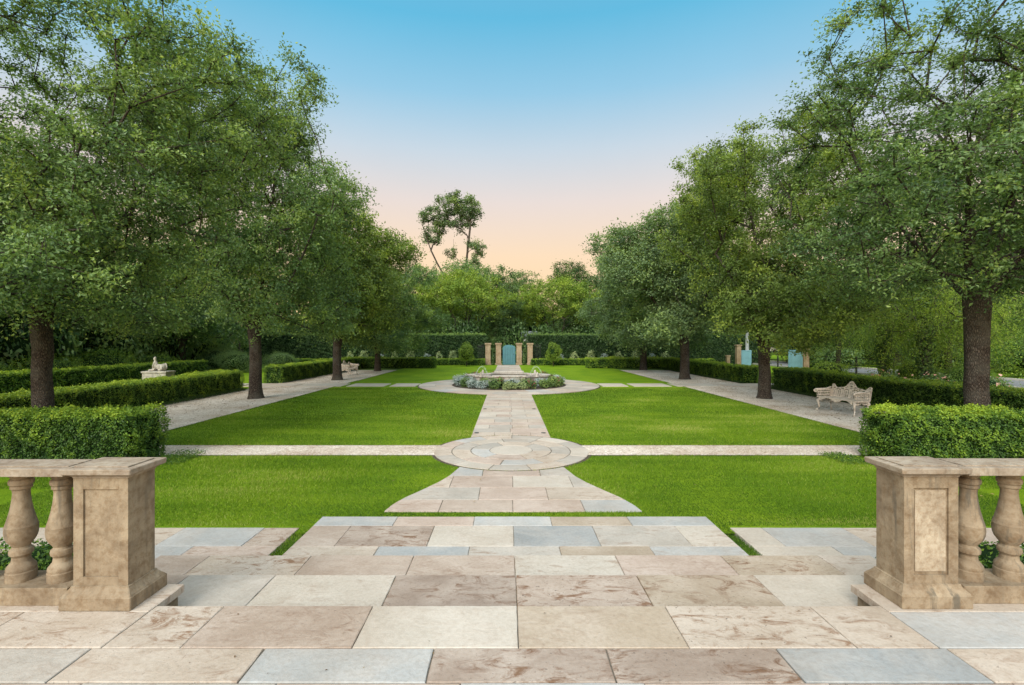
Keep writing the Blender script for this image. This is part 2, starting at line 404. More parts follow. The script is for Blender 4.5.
t.row(3.03, 3.375, ZT-.05, ZT, [-4.6, -3.55, -OPEN], ['beige', 'cream'])
t.row(3.03, 3.375, ZT-.05, ZT, [OPEN, 3.55, 4.6], ['cream', 'beige'])
t.row(2.673, YT, ZT-.05, ZT, [-OPEN]+[X(v_, 648, HT) for v_ in (179.3, 351.6, 518.6, 690, 858)]+[OPEN], [('cream', .9), ('beige', .5), ('light', .1), ('tan', .25), ('cream', .9), 'cream'])
t.build('terrace', 'terrace of large cream, buff and blue-grey stone slabs nearest the viewer')
block('terrace_base', -4.6, 4.6, .6, YT-.03, -.02, ZT-.012, M['mortar'], 'stone base and joints below the terrace slabs')
for sx in (-1, 1):
    a, b_ = sorted((sx*(OPEN+.03), sx*4.6))
    block('terrace_base', a, b_, YT-.028, 3.345, -.02, ZT-.014, M['limestone'], 'stone side wall of the steps under the balustrade')
# steps
t = Slabs()
W = 3.25
t.row(YT-.02, YA, ZA-.05, ZA, [-W]+[X(v_, 604, HA) for v_ in (150, 247, 382.6, 517, 652.3, 783.6, 905)]+[W], ['beige', ('grey', .15), ('light', .45), ('brown', .9), ('beige', 1.1), ('tan', .9), 'light', 'beige'])
t.row(YA-.03, YB, ZB-.05, ZB, [-W]+[X(v_, 575, HB) for v_ in (183, 293.8, 405.5, 515.2, 625, 739.8, 846.5)]+[W], ['beige', ('cream', 1.1), ('beige', .2), ('beige', .5), ('light', .6), ('pink', .4), ('tan', 1.0), 'cream'])
t.build('steps', 'two broad stone treads stepping down from the terrace to the lawn')
block('step_base', -W+.02, W-.02, YT-.026, YA-.03, -.02, ZA-.012, M['limestone'], 'stone riser of the upper step')
block('step_base', -W+.02, W-.02, YA-.028, YB-.03, -.02, ZB-.012, M['limestone'], 'stone riser of the lower step')
# landing paving at lawn level
t = Slabs()
t.row(YB-.03, 5.03, -.03, ZC, [-2.29]+[X(v_, 556, HC) for v_ in (373, 467.9, 561.7, 656)]+[2.31], ['cream', 'blue', ('grey', .5), 'tan', ('lblue', .3)])
t.row(5.03, 5.59, -.03, ZC, [-2.29]+[X(v_, 546, HC) for v_ in (334, 426.6, 514, 601.3, 692.7)]+[2.31], ['beige', ('brown', .9), ('light', .3), 'blue', ('grey', .4), ('light', .4)])
t.row(5.59, 5.88, -.03, ZC, [-2.29]+[X(v_, 526, HC) for v_ in (392, 473, 552.4, 633)]+[2.31], ['lblue', 'pink', 'lblue', 'tan', 'lblue'])
t.row(YB-.03, 5.03, -.03, ZC, [-6.3, -5.4, -4.4, X(178.7, 556, HC), -2.42], ['cream', 'beige', 'lblue', ('pink', .6)])
t.row(5.03, 5.53, -.03, ZC, [-6.3, -5.4, -4.55, X(154, 546, HC), X(241, 546, HC), -2.42], ['grey', 'cream', 'cream', 'lblue', ('beige', 1.0)])
t.row(YB-.03, 5.03, -.03, ZC, [2.44, X(846.5, 556, HC), 4.2, 5.2, 6.3], ['light', 'lblue', 'beige', 'cream'])
t.row(5.03, 5.53, -.03, ZC, [2.44, X(786, 546, HC), X(874.6, 546, HC), 4.6, 5.5, 6.3], ['light', 'lblue', 'cream', 'beige', 'cream'])
t.build('landing_paving', 'landing of mixed stone slabs at lawn level below the steps')
for a, b_, c_, d_ in ((-2.29, 2.31, YB-.03, 5.88), (-6.3, -2.42, YB-.03, 5.53), (2.44, 6.3, YB-.03, 5.53)):
    sheet('paving_bed', a+.01, b_-.01, c_, d_-.01, ZC-.008, M['mortar'], 'mortar joints between the landing slabs')

# flared path, medallion, straight path, ring
edge = [(6.06, 1.60), (6.30, 1.56), (6.57, 1.47), (6.95, 1.28), (7.33, 1.10), (7.70, .97), (8.15, .86), (8.5, .84)]
def ew(y): return float(np.interp(y, [e[0] for e in edge], [e[1] for e in edge]))
t = Slabs(); RM, YM = 1.48, 9.47
def arc_y(x): return YM - math.sqrt(max(0, (RM+.03)**2-x*x))
rows = [(6.06, 6.50, [X(v_, 512.3, HC) for v_ in (438, 513, 586)], ['pink', ('beige', .2), ('pink', .2), 'lblue']),
        (6.50, 7.06, [X(v_, 500.7, HC) for v_ in (478, 549)], ['grey', 'pink', 'cream']),
        (7.06, 7.65, [X(v_, 488, HC) for v_ in (449, 513, 574)], ['cream', 'pink', ('light', .3), 'grey']),
        (7.65, 8.6, [X(v_, 476.8, HC) for v_ in (482, 541)], ['lblue', 'pink', 'grey'])]
for y0, y1, js, ks in rows:
    xs = [-9]+js+[9]
    for i, k in enumerate(ks):
        L, Rr = xs[i], xs[i+1]; n = 6
        ys = np.linspace(y0, y1, n)
        lo = []; hi = []
        if y1 > 8.3:   # last row meets the medallion
            a = max(L, -ew(8.1)); b_ = min(Rr, ew(8.1)); 
            aa = max(L, -ew(7.65)); bb = min(Rr, ew(7.65))
            xx = np.linspace(a, b_, 7)
            poly = [(aa, y0), (bb, y0)] + [(float(x_), arc_y(float(x_))-.035) for x_ in xx[::-1]]
        else:
            poly = [(min(max(L, -ew(y)), Rr), float(y)) for y in ys[::-1]] + [(max(min(Rr, ew(y)), L), float(y)) for y in ys]
            poly = [p for i_, p in enumerate(poly) if i_ == 0 or (abs(p[0]-poly[i_-1][0])+abs(p[1]-poly[i_-1][1])) > 1e-4]
            wmax = max(p[0] for p in poly)-min(p[0] for p in poly)
            if wmax < .05: continue
        if L > -9 and Rr < 9 and y1 <= 8.3: poly = [(L, y0), (Rr, y0), (Rr, y1), (L, y1)]
        t.add(poly, -.03, ZC, k)
t.build('path', 'flared stone path from the steps to the round medallion')
bedm = MB(); n = 9; ys = np.linspace(6.07, 7.88, n)
vs = [bedm.bm.verts.new((-ew(y)+.02, y, ZC-.008)) for y in ys] + [bedm.bm.verts.new((ew(y)-.02, y, ZC-.008)) for y in ys[::-1]]
bedm.bm.faces.new(vs[::-1]); tag(bedm.build('paving_bed', M['mortar']), 'mortar joints in the flared path', kind='structure')

def ring(t, cx, cy, r0, r1, n, ph, kinds, z1=ZC, sub=6, gap=.005):
    for k in range(n):
        a0 = ph+2*math.pi*k/n; a1 = ph+2*math.pi*(k+1)/n
        out = [(cx+r1*math.cos(a0+(a1-a0)*i/sub), cy+r1*math.sin(a0+(a1-a0)*i/sub)) for i in range(sub+1)]
        inn = [(cx+r0*math.cos(a1-(a1-a0)*i/sub), cy+r0*math.sin(a1-(a1-a0)*i/sub)) for i in range(sub+1)]
        t.add(out+inn, -.03, z1, kinds[k % len(kinds)], gap=gap)
t = Slabs()
t.add([(.41*math.cos(a), YM+.41*math.sin(a)) for a in np.linspace(0, 2*math.pi, 33)[:-1]], -.03, ZC, 'light', .1)
kk = ['cream', 'grey', 'light', 'grey', 'cream', 'pink', 'lblue', 'cream', 'grey', 'light', 'grey']
ring(t, 0, YM, .41, .775, 6, .9, ['cream', 'grey', 'lblue', ('pink', .7), 'cream', 'grey'], gap=.009)
ring(t, 0, YM, .775, 1.14, 9, .35, kk, gap=.010)
ring(t, 0, YM, 1.14, RM, 13, .1, kk[::-1], gap=.008)
t.build('medallion', 'round medallion of concentric stone rings between two gravel paths')
def disc(name, cx, cy, r, z, mat, label, n=64):
    o = MB(); o.bm.faces.new([o.bm.verts.new((cx+r*math.cos(2*math.pi*k/n), cy+r*math.sin(2*math.pi*k/n), z)) for k in range(n)])
    return tag(o.build(name, mat), label, kind='structure')
disc('soil_edge', 0, YM, RM+.058, .004, M['soil'], 'thin dark soil gap round the medallion')
disc('soil_edge', 0, YF, RF+.05, .004, M['soil'], 'thin dark soil gap round the fountain ring')
disc('paving_bed', 0, YM, RM-.015, ZC-.008, M['mortar'], 'mortar joints in the medallion')


rnd = random.Random(11)
def straight(t, y0, y1, w, step, cut=None):
    y = y0; i = 0
    while y < y1-.05:
        d = min(rnd.choice(step), y1-y); 
        if y1-y-d < .15: d = y1-y
        xs = [-w, [-.32, .02, -.5, 0][i % 4]+rnd.uniform(-.04, .04), w] if i % 2 else [-w, -w*.5+rnd.uniform(-.1, .1), .05, w*.52, w]
        for a, b_ in zip(xs, xs[1:]):
            k = rnd.choice(['cream', 'grey', 'light', 'pink', 'grey', 'light', 'cream'])
            p = [(a, y), (b_, y), (b_, y+d), (a, y+d)]
            if i == 0 and cut == 'm': 
                f = lambda x_: YM+math.sqrt((RM+.06)**2-min(x_*x_, 1))
                p = [(a, f(a)), ((a+b_)/2, f((a+b_)/2)), (b_, f(b_)), (b_, y+d), (a, y+d)]
            t.add(p, -.03, ZC, k)
        y += d; i += 1
t = Slabs(); straight(t, 10.85, YF-math.sqrt(RF**2-.87**2)-.04, .875, [.42, .5, .36, .46], 'm')
t.build('path', 'straight stone path from the medallion to the fountain circle')
sheet('paving_bed', -.86, .86, 11.03, YF-RF+.02, ZC-.008, M['mortar'], 'mortar joints in the straight path')
t = Slabs(); straight(t, YF+RF-.08, 43.0, .95, [.6, .7, .8])
t.build('path', 'stone path from the fountain circle to the teal garden door')
sheet('paving_bed', -.93, .93, YF+RF-.1, 43.0, ZC-.008, M['mortar'], 'mortar joints in the far path')
t = Slabs()
ring(t, 0, YF, 2.72, 3.5, 22, .1, kk, z1=ZC+.02, sub=5); ring(t, 0, YF, 3.5, RF, 26, .2, kk[::-1], z1=ZC+.02, sub=5)
t.build('fountain_walk', 'ring of pale stone paving round the fountain bed')
disc('paving_bed', 0, YF, RF-.02, ZC+.01, M['mortar'], 'mortar joints in the fountain ring')
t = Slabs()
for sx in (-1, 1):
    x_ = RF+.08
    for k in range(5):
        w_ = (1.2, 1.75, 2.0, 2.3, 2.6)[k]; a, b_ = sorted((sx*x_, sx*(x_+w_)))
        t.add([(a, 22.72), (b_, 22.72), (b_, 24.2), (a, 24.2)], -.03, ZC+.012, ['light', 'light', 'light', 'cream', 'light'][k], .1)
        x_ += w_+.26
t.build('stepping_path', 'row of large pale stepping slabs crossing the lawn beside the fountain')

# gravel walks
for sx, nm in ((-1, 'left'), (1, 'right')):
    a, b_ = sorted((sx*8.1, sx*11.55))
    sheet('gravel_walk', a, b_, 9.0, 35.6, .006, M['gravel'], 'wide gravel walk under the %s row of trees' % nm)
    a, b_ = sorted((sx*1.3, sx*8.12))
    sheet('soil_edge', a, b_, 9.035, 9.965, .0035, M['soil'], 'dark soil edge of the %s crossing path' % nm)
    sheet('soil_edge', *sorted((sx*8.055, sx*8.2)), 9.97, 35.6, .003, M['soil'], 'dark cut lawn edge along the %s gravel walk' % nm)
    sheet('gravel_path', a, b_, 9.08, 9.92, .007, M['gravel'], 'narrow gravel path crossing the %s lawn to the medallion' % nm)

# lawn + ground
sheet('ground', -320, 320, -30, 600, -.03, M['ground'], 'grassy ground running to the horizon')
def gridsheet(name, x0, x1, y0, y1, z, mat, label):
    return sheet(name, x0, x1, y0, y1, z, mat, label)
sheet('lawn', -8.1, 8.1, 5.4, 43.2, 0.0, M['lawn'], 'bright green mown lawn on both sides of the central path')
for sx, nm in ((-1, 'left'), (1, 'right')):
    a, b_ = sorted((sx*12.2, sx*(19.0 if sx < 0 else 22.3)))
    sheet('lawn', a, b_, 6, 42, -.008, M['lawn'], 'strip of lawn behind the long %s hedge' % nm)
    a, b_ = sorted((sx*11.5, sx*12.3)); sheet('lawn', a, b_, 21.5, 24.6, -.006, M['lawn'], 'grass in the gap of the %s hedge' % nm)
    a, b_ = sorted((sx*5, sx*8.12)); 
    sheet('side_bed', *sorted((sx*8.12, sx*12.4)), 5.4, 8.99, -.004, M['soil'], 'dark soil beyond the %s end of the near lawn' % nm)
    sheet('side_bed', *sorted((sx*3.2, sx*9)), 3.4, 4.46, -.002, M['soil'], 'planting bed behind the %s balustrade' % nm)

# grass blades
def blades(name, regions, mat, label, seed=3):
    rg = np.random.default_rng(seed); P_ = []; Hh = []; Ww = []
    for (x0, x1, y0, y1, dens, h, w) in regions:
        n = int(abs(x1-x0)*(y1-y0)*dens)
        p = np.stack([rg.uniform(min(x0, x1), max(x0, x1), n), rg.uniform(y0, y1, n)], 1)
        pj = p+rg.normal(0, .011, p.shape); x, y = pj[:, 0], pj[:, 1]; ok = np.ones(n, bool)
        ex = np.interp(y, [e[0] for e in edge], [e[1] for e in edge])
        ok &= ~((np.abs(x) < ex) & (y > 6.06) & (y < 8.3) & (np.hypot(x, y-YM) > RM+.062))
        ok &= ~(np.hypot(x, y-YM) < RM+.042)
        ok &= ~((np.abs(x) < .885) & (y > 9.5) & (y < 20) & (np.hypot(x, y-YM) > RM+.055))
        ok &= ~((y > 9.055) & (y < 9.945) & (np.abs(x) > 1.3))
        ok &= ~(np.hypot(x, y-YF) < RF+.02)
        ok &= ~((y < 5.885) & (np.abs(x-.01) < 2.30)); ok &= ~((y < 5.53) & (np.abs(x) > 2.43))
        P_.append(p[ok]); k = int(ok.sum()); Hh.append(rg.uniform(.6, 1.15, k)*h); Ww.append(rg.uniform(.7, 1.2, k)*w)
    p = np.concatenate(P_); h = np.concatenate(Hh); w = np.concatenate(Ww); n = len(p)
    a = rg.uniform(0, 6.283, n); d = np.stack([np.cos(a), np.sin(a), np.zeros(n)], 1)*(w/2)[:, None]
    b0 = np.concatenate([p, np.full((n, 1), -.004)], 1)
    lean = rg.normal(0, .38, (n, 2))*h[:, None]
    # nap: mown patches lean together
    pa = noise3(np.concatenate([p*1.0, np.zeros((n, 1))], 1), 2.2, 5)
    lean[:, 0] += pa*h*.35
    tip = b0+np.concatenate([lean, h[:, None]*(1+.25*pa[:, None])], 1)
    v = np.stack([b0-d, b0+d, tip], 1).reshape(-1, 3)
    rd = noise3(np.concatenate([p*np.array([.8, 3.2]), np.zeros((n, 1))], 1), 2.6, 23)
    tone = np.clip(.40+.19*rg.normal(size=n)+.18*pa+.15*rd+.14*noise3(np.concatenate([p*np.array([.5, 1.6]), np.zeros((n, 1))], 1), 3.2, 19)+.20*noise3(np.concatenate([p, np.zeros((n, 1))], 1), .8, 9), 0, 1)
    dry = rg.random(n) < .012+.55*np.exp(-((p[:, 0]-3.9)/1.0)**2-((p[:, 1]-5.72)/.13)**2)+.30*np.exp(-((p[:, 1]-9.97)/.06)**2); tone[dry] = 1
    o = link(name, np_mesh(name, v, np.arange(3*n).reshape(-1, 3), attrs={'tone': ('FACE', tone)}), mat)
    return tag(o, label, 'grass', kind='stuff')
blades('grass', [(-2.43, -2.28, 4.5, 5.62, 9000, .028, .007), (2.30, 2.45, 4.5, 5.62, 9000, .028, .007),
                 (-6.6, 6.6, 5.6, 7.0, 6500, .033, .0065), (-7.6, 7.6, 7.0, 9.1, 4200, .034, .008),
                 (-8.06, 8.06, 9.94, 14, 2000, .034, .012), (-8.06, 8.06, 14, 22, 800, .034, .02),
                 (-8.08, -8.03, 9.97, 26, 3500, .04, .012), (8.03, 8.08, 9.97, 26, 3500, .04, .012)],
       M['blade'], 'short mown grass blades covering the lawn')

# ------------------------------------------------------------------ leaves
def leaf_arrays(p, nrm, L, Wd, rg, jit=.9):
    """diamond leaves at p; nrm preferred normals; L length array"""
    n = len(p)
    nn = nrm + rg.normal(0, jit, (n, 3)); nn /= np.linalg.norm(nn, axis=1)[:, None]+1e-9
    t = rg.normal(size=(n, 3)); u = np.cross(nn, t); u /= np.linalg.norm(u, axis=1)[:, None]+1e-9
    w = np.cross(nn, u)
    L = np.asarray(L)[:, None]; h = L*Wd/2
    a = p-u*L*.5; c = p+u*L*.5 - nn*L*.08
    b_ = p+w*h-u*L*.02+nn*h*.25; d = p-w*h-u*L*.02+nn*h*.25
    return np.stack([a, b_, c, d], 1).reshape(-1, 3)

def frusta(A, B, ra, rb, n):
    d = B-A; ln = np.linalg.norm(d, axis=1)[:, None]+1e-9; d = d/ln
    ref = np.tile(np.array([[.2, .1, 1.]]), (len(A), 1)); ref[np.abs(d[:, 2]) > .9] = (1, 0, 0)
    u = np.cross(d, ref); u /= np.linalg.norm(u, axis=1)[:, None]; w = np.cross(d, u)
    an = np.arange(n)*2*np.pi/n
    dirs = u[:, None, :]*np.cos(an)[None, :, None] + w[:, None, :]*np.sin(an)[None, :, None]
    va = A[:, None, :]+dirs*ra[:, None, None]; vb = (B+d*rb[:, None]*.5)[:, None, :]+dirs*rb[:, None, None]
    v = np.concatenate([va, vb], 1).reshape(-1, 3)
    k = np.arange(n); f1 = np.stack([k, (k+1) % n, n+(k+1) % n, n+k], 1)
    f = (np.arange(len(A))*2*n)[:, None, None]+f1[None]
    return v, f.reshape(-1, 4)

def gen_tree(seed, lobes, trunk_h=2.4, trunk_r=.23, n_cl=380, twigs=13, lpt=15, L=.07, zmin=2.2, twig_len=.75, tone0=.45,
             lean=(0, 0), min_d=.42, twig_geo=.5, droop=.12, stem_h=.6, gapn=.55, flat=.5, wl=.5, tilt=.8):
    """returns trunk mesh, crown mesh"""
    rg = np.random.default_rng(seed)
    lob = np.array(lobes, float)
    vol = lob[:, 3]*lob[:, 4]*lob[:, 5]; pr = vol/vol.sum()
    pts = []
    tries = 0
    while len(pts) < n_cl and tries < n_cl*60:
        tries += 1
        l = lob[rg.choice(len(lob), p=pr)]
        d = rg.normal(size=3); d /= np.linalg.norm(d)
        r = rg.random()**(1/3.)*.97
        if r < .5 and rg.random() < .6: continue
        p = l[:3]+d*r*l[3:6]
        if p[2] < zmin+.35*math.sin(p[0]*1.3+seed)+.25*math.sin(p[1]*1.7): continue
        if len(pts) > 3 and gapn > 0 and noise3(p[None], 1.15, seed)[0] < -gapn: continue
        if pts and np.min(np.sum((np.array(pts)-p)**2, 1)) < min_d**2: continue
        pts.append(p)
    pts = np.array(pts)
    top = pts[:, 2].max()
    # skeleton
    nd = [np.array([0, 0, 0.])]; par = [-1]; plen = [0.]
    def add(p, q):
        nd.append(np.array(p)); par.append(q); plen.append(plen[q]+np.linalg.norm(nd[-1]-nd[q])); return len(nd)-1
    i = 0
    for z in np.arange(.4, trunk_h+.01, .4):
        i = add((lean[0]*z/trunk_h+rg.normal(0, .015), lean[1]*z/trunk_h+rg.normal(0, .015), z), i)
    fork = i; n_trunk = len(nd)
    stems = []
    nst = 5
    for k in range(nst):   # scaffold limbs
        a = 2*math.pi*k/nst+rg.uniform(-.4, .4); j = fork
        el = rg.uniform(.55, 1.0) if k else 1.3
        z = nd[fork].copy(); ln = (top-trunk_h)*stem_h*rg.uniform(.8, 1.1)
        for s in range(6):
            a += rg.normal(0, .16); el = min(1.45, el+rg.uniform(-.02, .14))
            z = z+np.array([math.cos(a)*math.cos(el), math.sin(a)*math.cos(el), math.sin(el)])*ln/6
            j = add(z, j)
    order = np.argsort(np.linalg.norm(pts-nd[fork], axis=1))
    tips = []
    for o in order:
        p = pts[o]; A = np.array(nd[n_trunk-1:]); 
        cost = np.linalg.norm(A-p, axis=1)+.30*np.array(plen[n_trunk-1:])+.5*np.maximum(0, A[:, 2]-p[2]-.2)
        q = int(np.argmin(cost))+n_trunk-1
        dist = np.linalg.norm(p-nd[q]); m = max(1, int(dist/.55)); s0 = nd[q].copy(); j = q
        for s in range(1, m+1):
            f = s/m; x = s0+(p-s0)*f; x = x+np.array([0, 0, .10*dist*math.sin(math.pi*f)])
            if s < m: x = x+rg.normal(0, .07, 3)
            j = add(x, j)
        tips.append(j)
    nd_ = np.array(nd); par_ = np.array(par); n = len(nd_)
    cnt = np.zeros(n); cnt[tips] = 1
    for k in range(n-1, 0, -1): cnt[par_[k]] += cnt[k]
    rad = .55*trunk_r*np.sqrt(np.maximum(cnt, .3)/max(1, len(tips)))**.92+.004
    rad[:n_trunk] = trunk_r
    # trunk loft
    V = []; Fq = []; ns = 18; rings_z = np.concatenate([np.linspace(0, .35, 5), np.linspace(.5, trunk_h+.15, 14)])
    path_z = nd_[:n_trunk, 2]
    for zi, z in enumerate(rings_z):
        cx = np.interp(z, path_z, nd_[:n_trunk, 0]); cy = np.interp(z, path_z, nd_[:n_trunk, 1])
        fl = 1+.38*math.exp(-z/.16)+.10*math.exp(-((trunk_h-z)/.35)**2)-.08*math.exp(-((z-trunk_h*.55)/.6)**2)
        for k in range(ns):
            a = 2*math.pi*k/ns
            rr = trunk_r*fl*(1+.05*math.sin(3*a+seed+z*1.1)+.035*math.sin(7*a+2*z)+.06*math.exp(-z/.2)*math.sin(5*a+seed)+rg.normal(0, .008))
            V.append((cx+rr*math.cos(a), cy+rr*math.sin(a), z))
        if zi:
            o = (zi-1)*ns
            for k in range(ns): Fq.append((o+k, o+(k+1) % ns, o+ns+(k+1) % ns, o+ns+k))
    V = np.array(V); Fq = np.array(Fq)
    # branches
    idx = np.arange(n_trunk, n); A = nd_[par_[idx]]; B = nd_[idx]; rb = rad[idx]; ra = np.minimum(rad[par_[idx]], rb*1.25+.004)
    big = rb > .03
    parts = [(V, Fq)]
    for sel, ns_ in ((big, 9), (~big, 5)):
        if sel.any(): parts.append(frusta(A[sel], B[sel], ra[sel], rb[sel], ns_))
    # twigs + leaves
    C = nd_[tips]; m = len(C)
    out = C-np.array([nd_[fork][0], nd_[fork][1], trunk_h+.3*(top-trunk_h)]); out /= np.linalg.norm(out, axis=1)[:, None]+1e-9
    k = m*twigs
    dirs = rg.normal(size=(k, 3))*np.array([1, 1, flat]); dirs /= np.linalg.norm(dirs, axis=1)[:, None]
    dirs = dirs+np.repeat(out, twigs, 0)*.55; dirs /= np.linalg.norm(dirs, axis=1)[:, None]
    tl = twig_len*rg.uniform(.45, 1.1, k)*np.repeat(rg.uniform(.7, 1.2, m), twigs)
    st = np.repeat(C, twigs, 0)-dirs*.05; en = st+dirs*tl[:, None]; en[:, 2] -= droop*tl*rg.uniform(.3, 1.6, k)
    if twig_geo > 0:
        s = rg.random(k) < twig_geo; mid = (st+en)/2+np.array([0, 0, .03])
        parts.append(frusta(st[s], mid[s], np.full(s.sum(), .006), np.full(s.sum(), .004), 3))
        parts.append(frusta(mid[s], en[s], np.full(s.sum(), .004), np.full(s.sum(), .0025), 3))
    vs = []; fs = []; o = 0
    for v_, f_ in parts: vs.append(v_); fs.append(f_+o); o += len(v_)
    tm = np_mesh('trunk', np.concatenate(vs), np.concatenate(fs), smooth=True)
    q = k*lpt; f = rg.random(q)**.8; tw = np.repeat(np.arange(k), lpt)
    p = st[tw]+(en-st)[tw]*f[:, None]+rg.normal(0, L*.75, (q, 3)); p[:, 2] += .03*np.sin(f*3.1)
    nr = np.tile(np.array([[0, 0, tilt]]), (q, 1))+out[tw//twigs]*.35
    LL = L*rg.uniform(.65, 1.25, q)
    v = leaf_arrays(p, nr, LL, wl, rg, .75)
    cl_t = rg.normal(0, .17, m); tw_t = rg.normal(0, .11, k)
    fresh = (rg.random(k) < .16)*.34
    tone = tone0+cl_t[tw//twigs]+tw_t[tw]+fresh[tw]*f+rg.normal(0, .08, q)
    tone = np.clip(tone, 0, 1)
    cm = np_mesh('crown', v, np.arange(4*q).reshape(-1, 4), attrs={'tone': ('FACE', tone)})
    return tm, cm

def place_tree(meshes, name, loc, rz, label, cat='tree', group=None, leaf='oak_leaf', scale=1.0, sz=None):
    t = empty(name, loc, rz); t.scale = (scale, scale, sz or scale)
    for nm, me, mt in (('trunk', meshes[0], M['bark']), ('crown', meshes[1], M[leaf])):
        if not me.materials: me.materials.append(mt)
        o = bpy.data.objects.new(nm, me); COL.objects.link(o); o.parent = t
        if me.materials[0] != mt:
            o.material_slots[0].link = 'OBJECT'; o.material_slots[0].material = mt
    return tag(t, label, cat, group)

def lobes_oak(seed, R_=4.3, zc=5.6, rz=3.6, n=7, off=(0, 0)):
    """irregular spreading crown: an inner mass plus flattened, uneven outer sprays"""
    rg = random.Random(seed); out = [(off[0]*.5, off[1]*.5, zc, R_*.62, R_*.62, rz*.92)]
    for k in range(n+5):
        a = 2*math.pi*k*.382+rg.uniform(-.3, .3); u = rg.uniform(-.85, .75); r = R_*rg.uniform(.45, .86)*math.sqrt(1-min(.8, u*u*.8))
        w_ = R_*rg.uniform(.24, .44)
        out.append((off[0]+r*math.cos(a), off[1]+r*math.sin(a), zc+u*rz, w_, w_*rg.uniform(.8, 1.2), rz*rg.uniform(.16, .30)))
    return out

G_L, G_R = 'oak trees lining the left gravel walk', 'oak trees lining the right gravel walk'
# near left: dense, reaching over the walk
tA = gen_tree(21, lobes_oak(21, 4.9, 6.3, 3.9, 9, (.3, -.2))+[(2.6, -.6, 5.4, 2.1, 2.1, 2.0), (3.0, .6, 7.4, 1.9, 1.9, 1.5)], 2.9, .192, 820, 14, 18, .078, 2.4, .8, .46, twig_geo=.5, min_d=.38)
place_tree(tA, 'oak_tree', (-9.45, 9.9, 0), 0, 'large oak with thick dark trunk rising behind the clipped box hedge at far left', group=G_L, scale=.92, sz=.95)
# near right: open, airy upper crown
tB = gen_tree(34, [(0, 0, 5.1, 3.6, 3.6, 2.3), (2.6, .5, 6.0, 2.6, 2.6, 3.2), (-1.7, -.3, 4.9, 2.1, 2.3, 1.7), (-.2, .2, 8.2, 2.5, 2.6, 2.2), (1.5, -1.5, 5.0, 2.8, 2.2, 2.2), (1.8, 2.0, 7.2, 2.6, 2.4, 2.6), (-1.2, 1.0, 6.6, 2.5, 2.4, 1.6), (0, -2.4, 5.2, 2.6, 1.8, 1.9)],
             2.95, .205, 640, 13, 18, .078, 2.45, .8, .48, twig_geo=.7, stem_h=.75)
place_tree(tB, 'oak_tree', (9.4, 9.9, 0), 0, 'large oak with thick dark trunk and airy open top behind the right clipped hedge', group=G_R)
tC = gen_tree(52, lobes_oak(52, 4.1, 6.0, 4.1, 8), 2.3, .20, 600, 13, 16, .10, 1.85, .8, .50, twig_geo=.3)
tD = gen_tree(77, lobes_oak(77, 4.3, 5.7, 3.9, 8), 2.25, .21, 600, 13, 16, .10, 1.85, .8, .50, twig_geo=.3)
tE = gen_tree(91, lobes_oak(91, 4.3, 5.3, 3.5, 8), 2.2, .22, 500, 12, 14, .135, 1.8, .85, .50, twig_geo=.15)
tF = gen_tree(93, lobes_oak(93, 4.6, 5.0, 3.3, 8), 2.2, .22, 500, 12, 14, .135, 1.5, .85, .50, twig_geo=.15, droop=.5)
place_tree(tC, 'oak_tree', (-9.38, 18.1, 0), .4, scale=1.06, sz=1.2, label= 'oak with slim trunk where the long left hedge ends at the stepping slabs', group=G_L)
place_tree(tE, 'oak_tree', (-9.3, 26.6, 0), 0, scale=1.05, sz=1.1, label= 'oak whose trunk stands beside the stepping slabs on the left gravel walk', group=G_L, leaf='oak_warm')
place_tree(tF, 'oak_tree', (-9.25, 34.6, 0), 2.0, 'oak at the far end of the left gravel walk, past the bench', group=G_L, scale=.95)
place_tree(tD, 'oak_tree', (9.42, 18.1, 0), 1.2, scale=1.0, sz=1.1, label= 'oak with slim trunk on the gravel between the bench and the stepping slabs, right walk', group=G_R, leaf='oak_warm')
place_tree(tE, 'oak_tree', (9.75, 27.2, 0), 2.3, 'oak with broad pale trunk past the stepping slabs on the right walk', group=G_R, leaf='oak_grey', scale=1.15)
place_tree(tF, 'oak_tree', (9.85, 35.8, 0), .8, 'grey-green drooping oak at the far end of the right walk', group=G_R, leaf='oak_grey', scale=1.08)

# ---------------- background trees
def bg(seed, R_, zc, rz, th, n=260, L=.2, **k): return gen_tree(seed, lobes_oak(seed, R_, zc, rz, 7), th, .22, n, 10, 11, L, th*.75, 1.1, k.pop('tone0', .45), twig_geo=0, min_d=.6, **k)
b1 = bg(201, 4.6, 6.4, 4.4, 2.6); b2 = bg(202, 5.2, 5.6, 3.6, 2.2); b3 = bg(203, 3.6, 7.2, 5.4, 2.6)
b4 = gen_tree(204, [(0, 0, 5.6, 4.4, 3.6, 1.9), (-2.2, 0, 5.0, 2.6, 2.6, 1.5), (2.4, 0, 4.9, 2.8, 2.6, 1.5), (0, 0, 6.6, 2.2, 2.2, 1.4)], 1.8, .18, 240, 11, 13, .16, 3.3, 1.0, .5, twig_geo=.2, flat=.45, min_d=.55)
# two lime spreading trees behind the tall hedge
place_tree(b4, 'spreading_tree', (-4.6, 50, 0), .2, 'lime-green spreading tree above the tall hedge left of the teal door', leaf='lime_leaf', group='lime-green trees behind the tall hedge', scale=1.18)
place_tree(b4, 'spreading_tree', (5.0, 51, 0), 2.6, 'lime-green spreading tree above the tall hedge right of the teal door', leaf='lime_leaf', group='lime-green trees behind the tall hedge', scale=1.12)
place_tree(b3, 'dark_tree', (-.3, 49.0, 0), .5, 'narrow dark evergreen directly behind the teal garden door', leaf='dark_leaf', scale=.50)
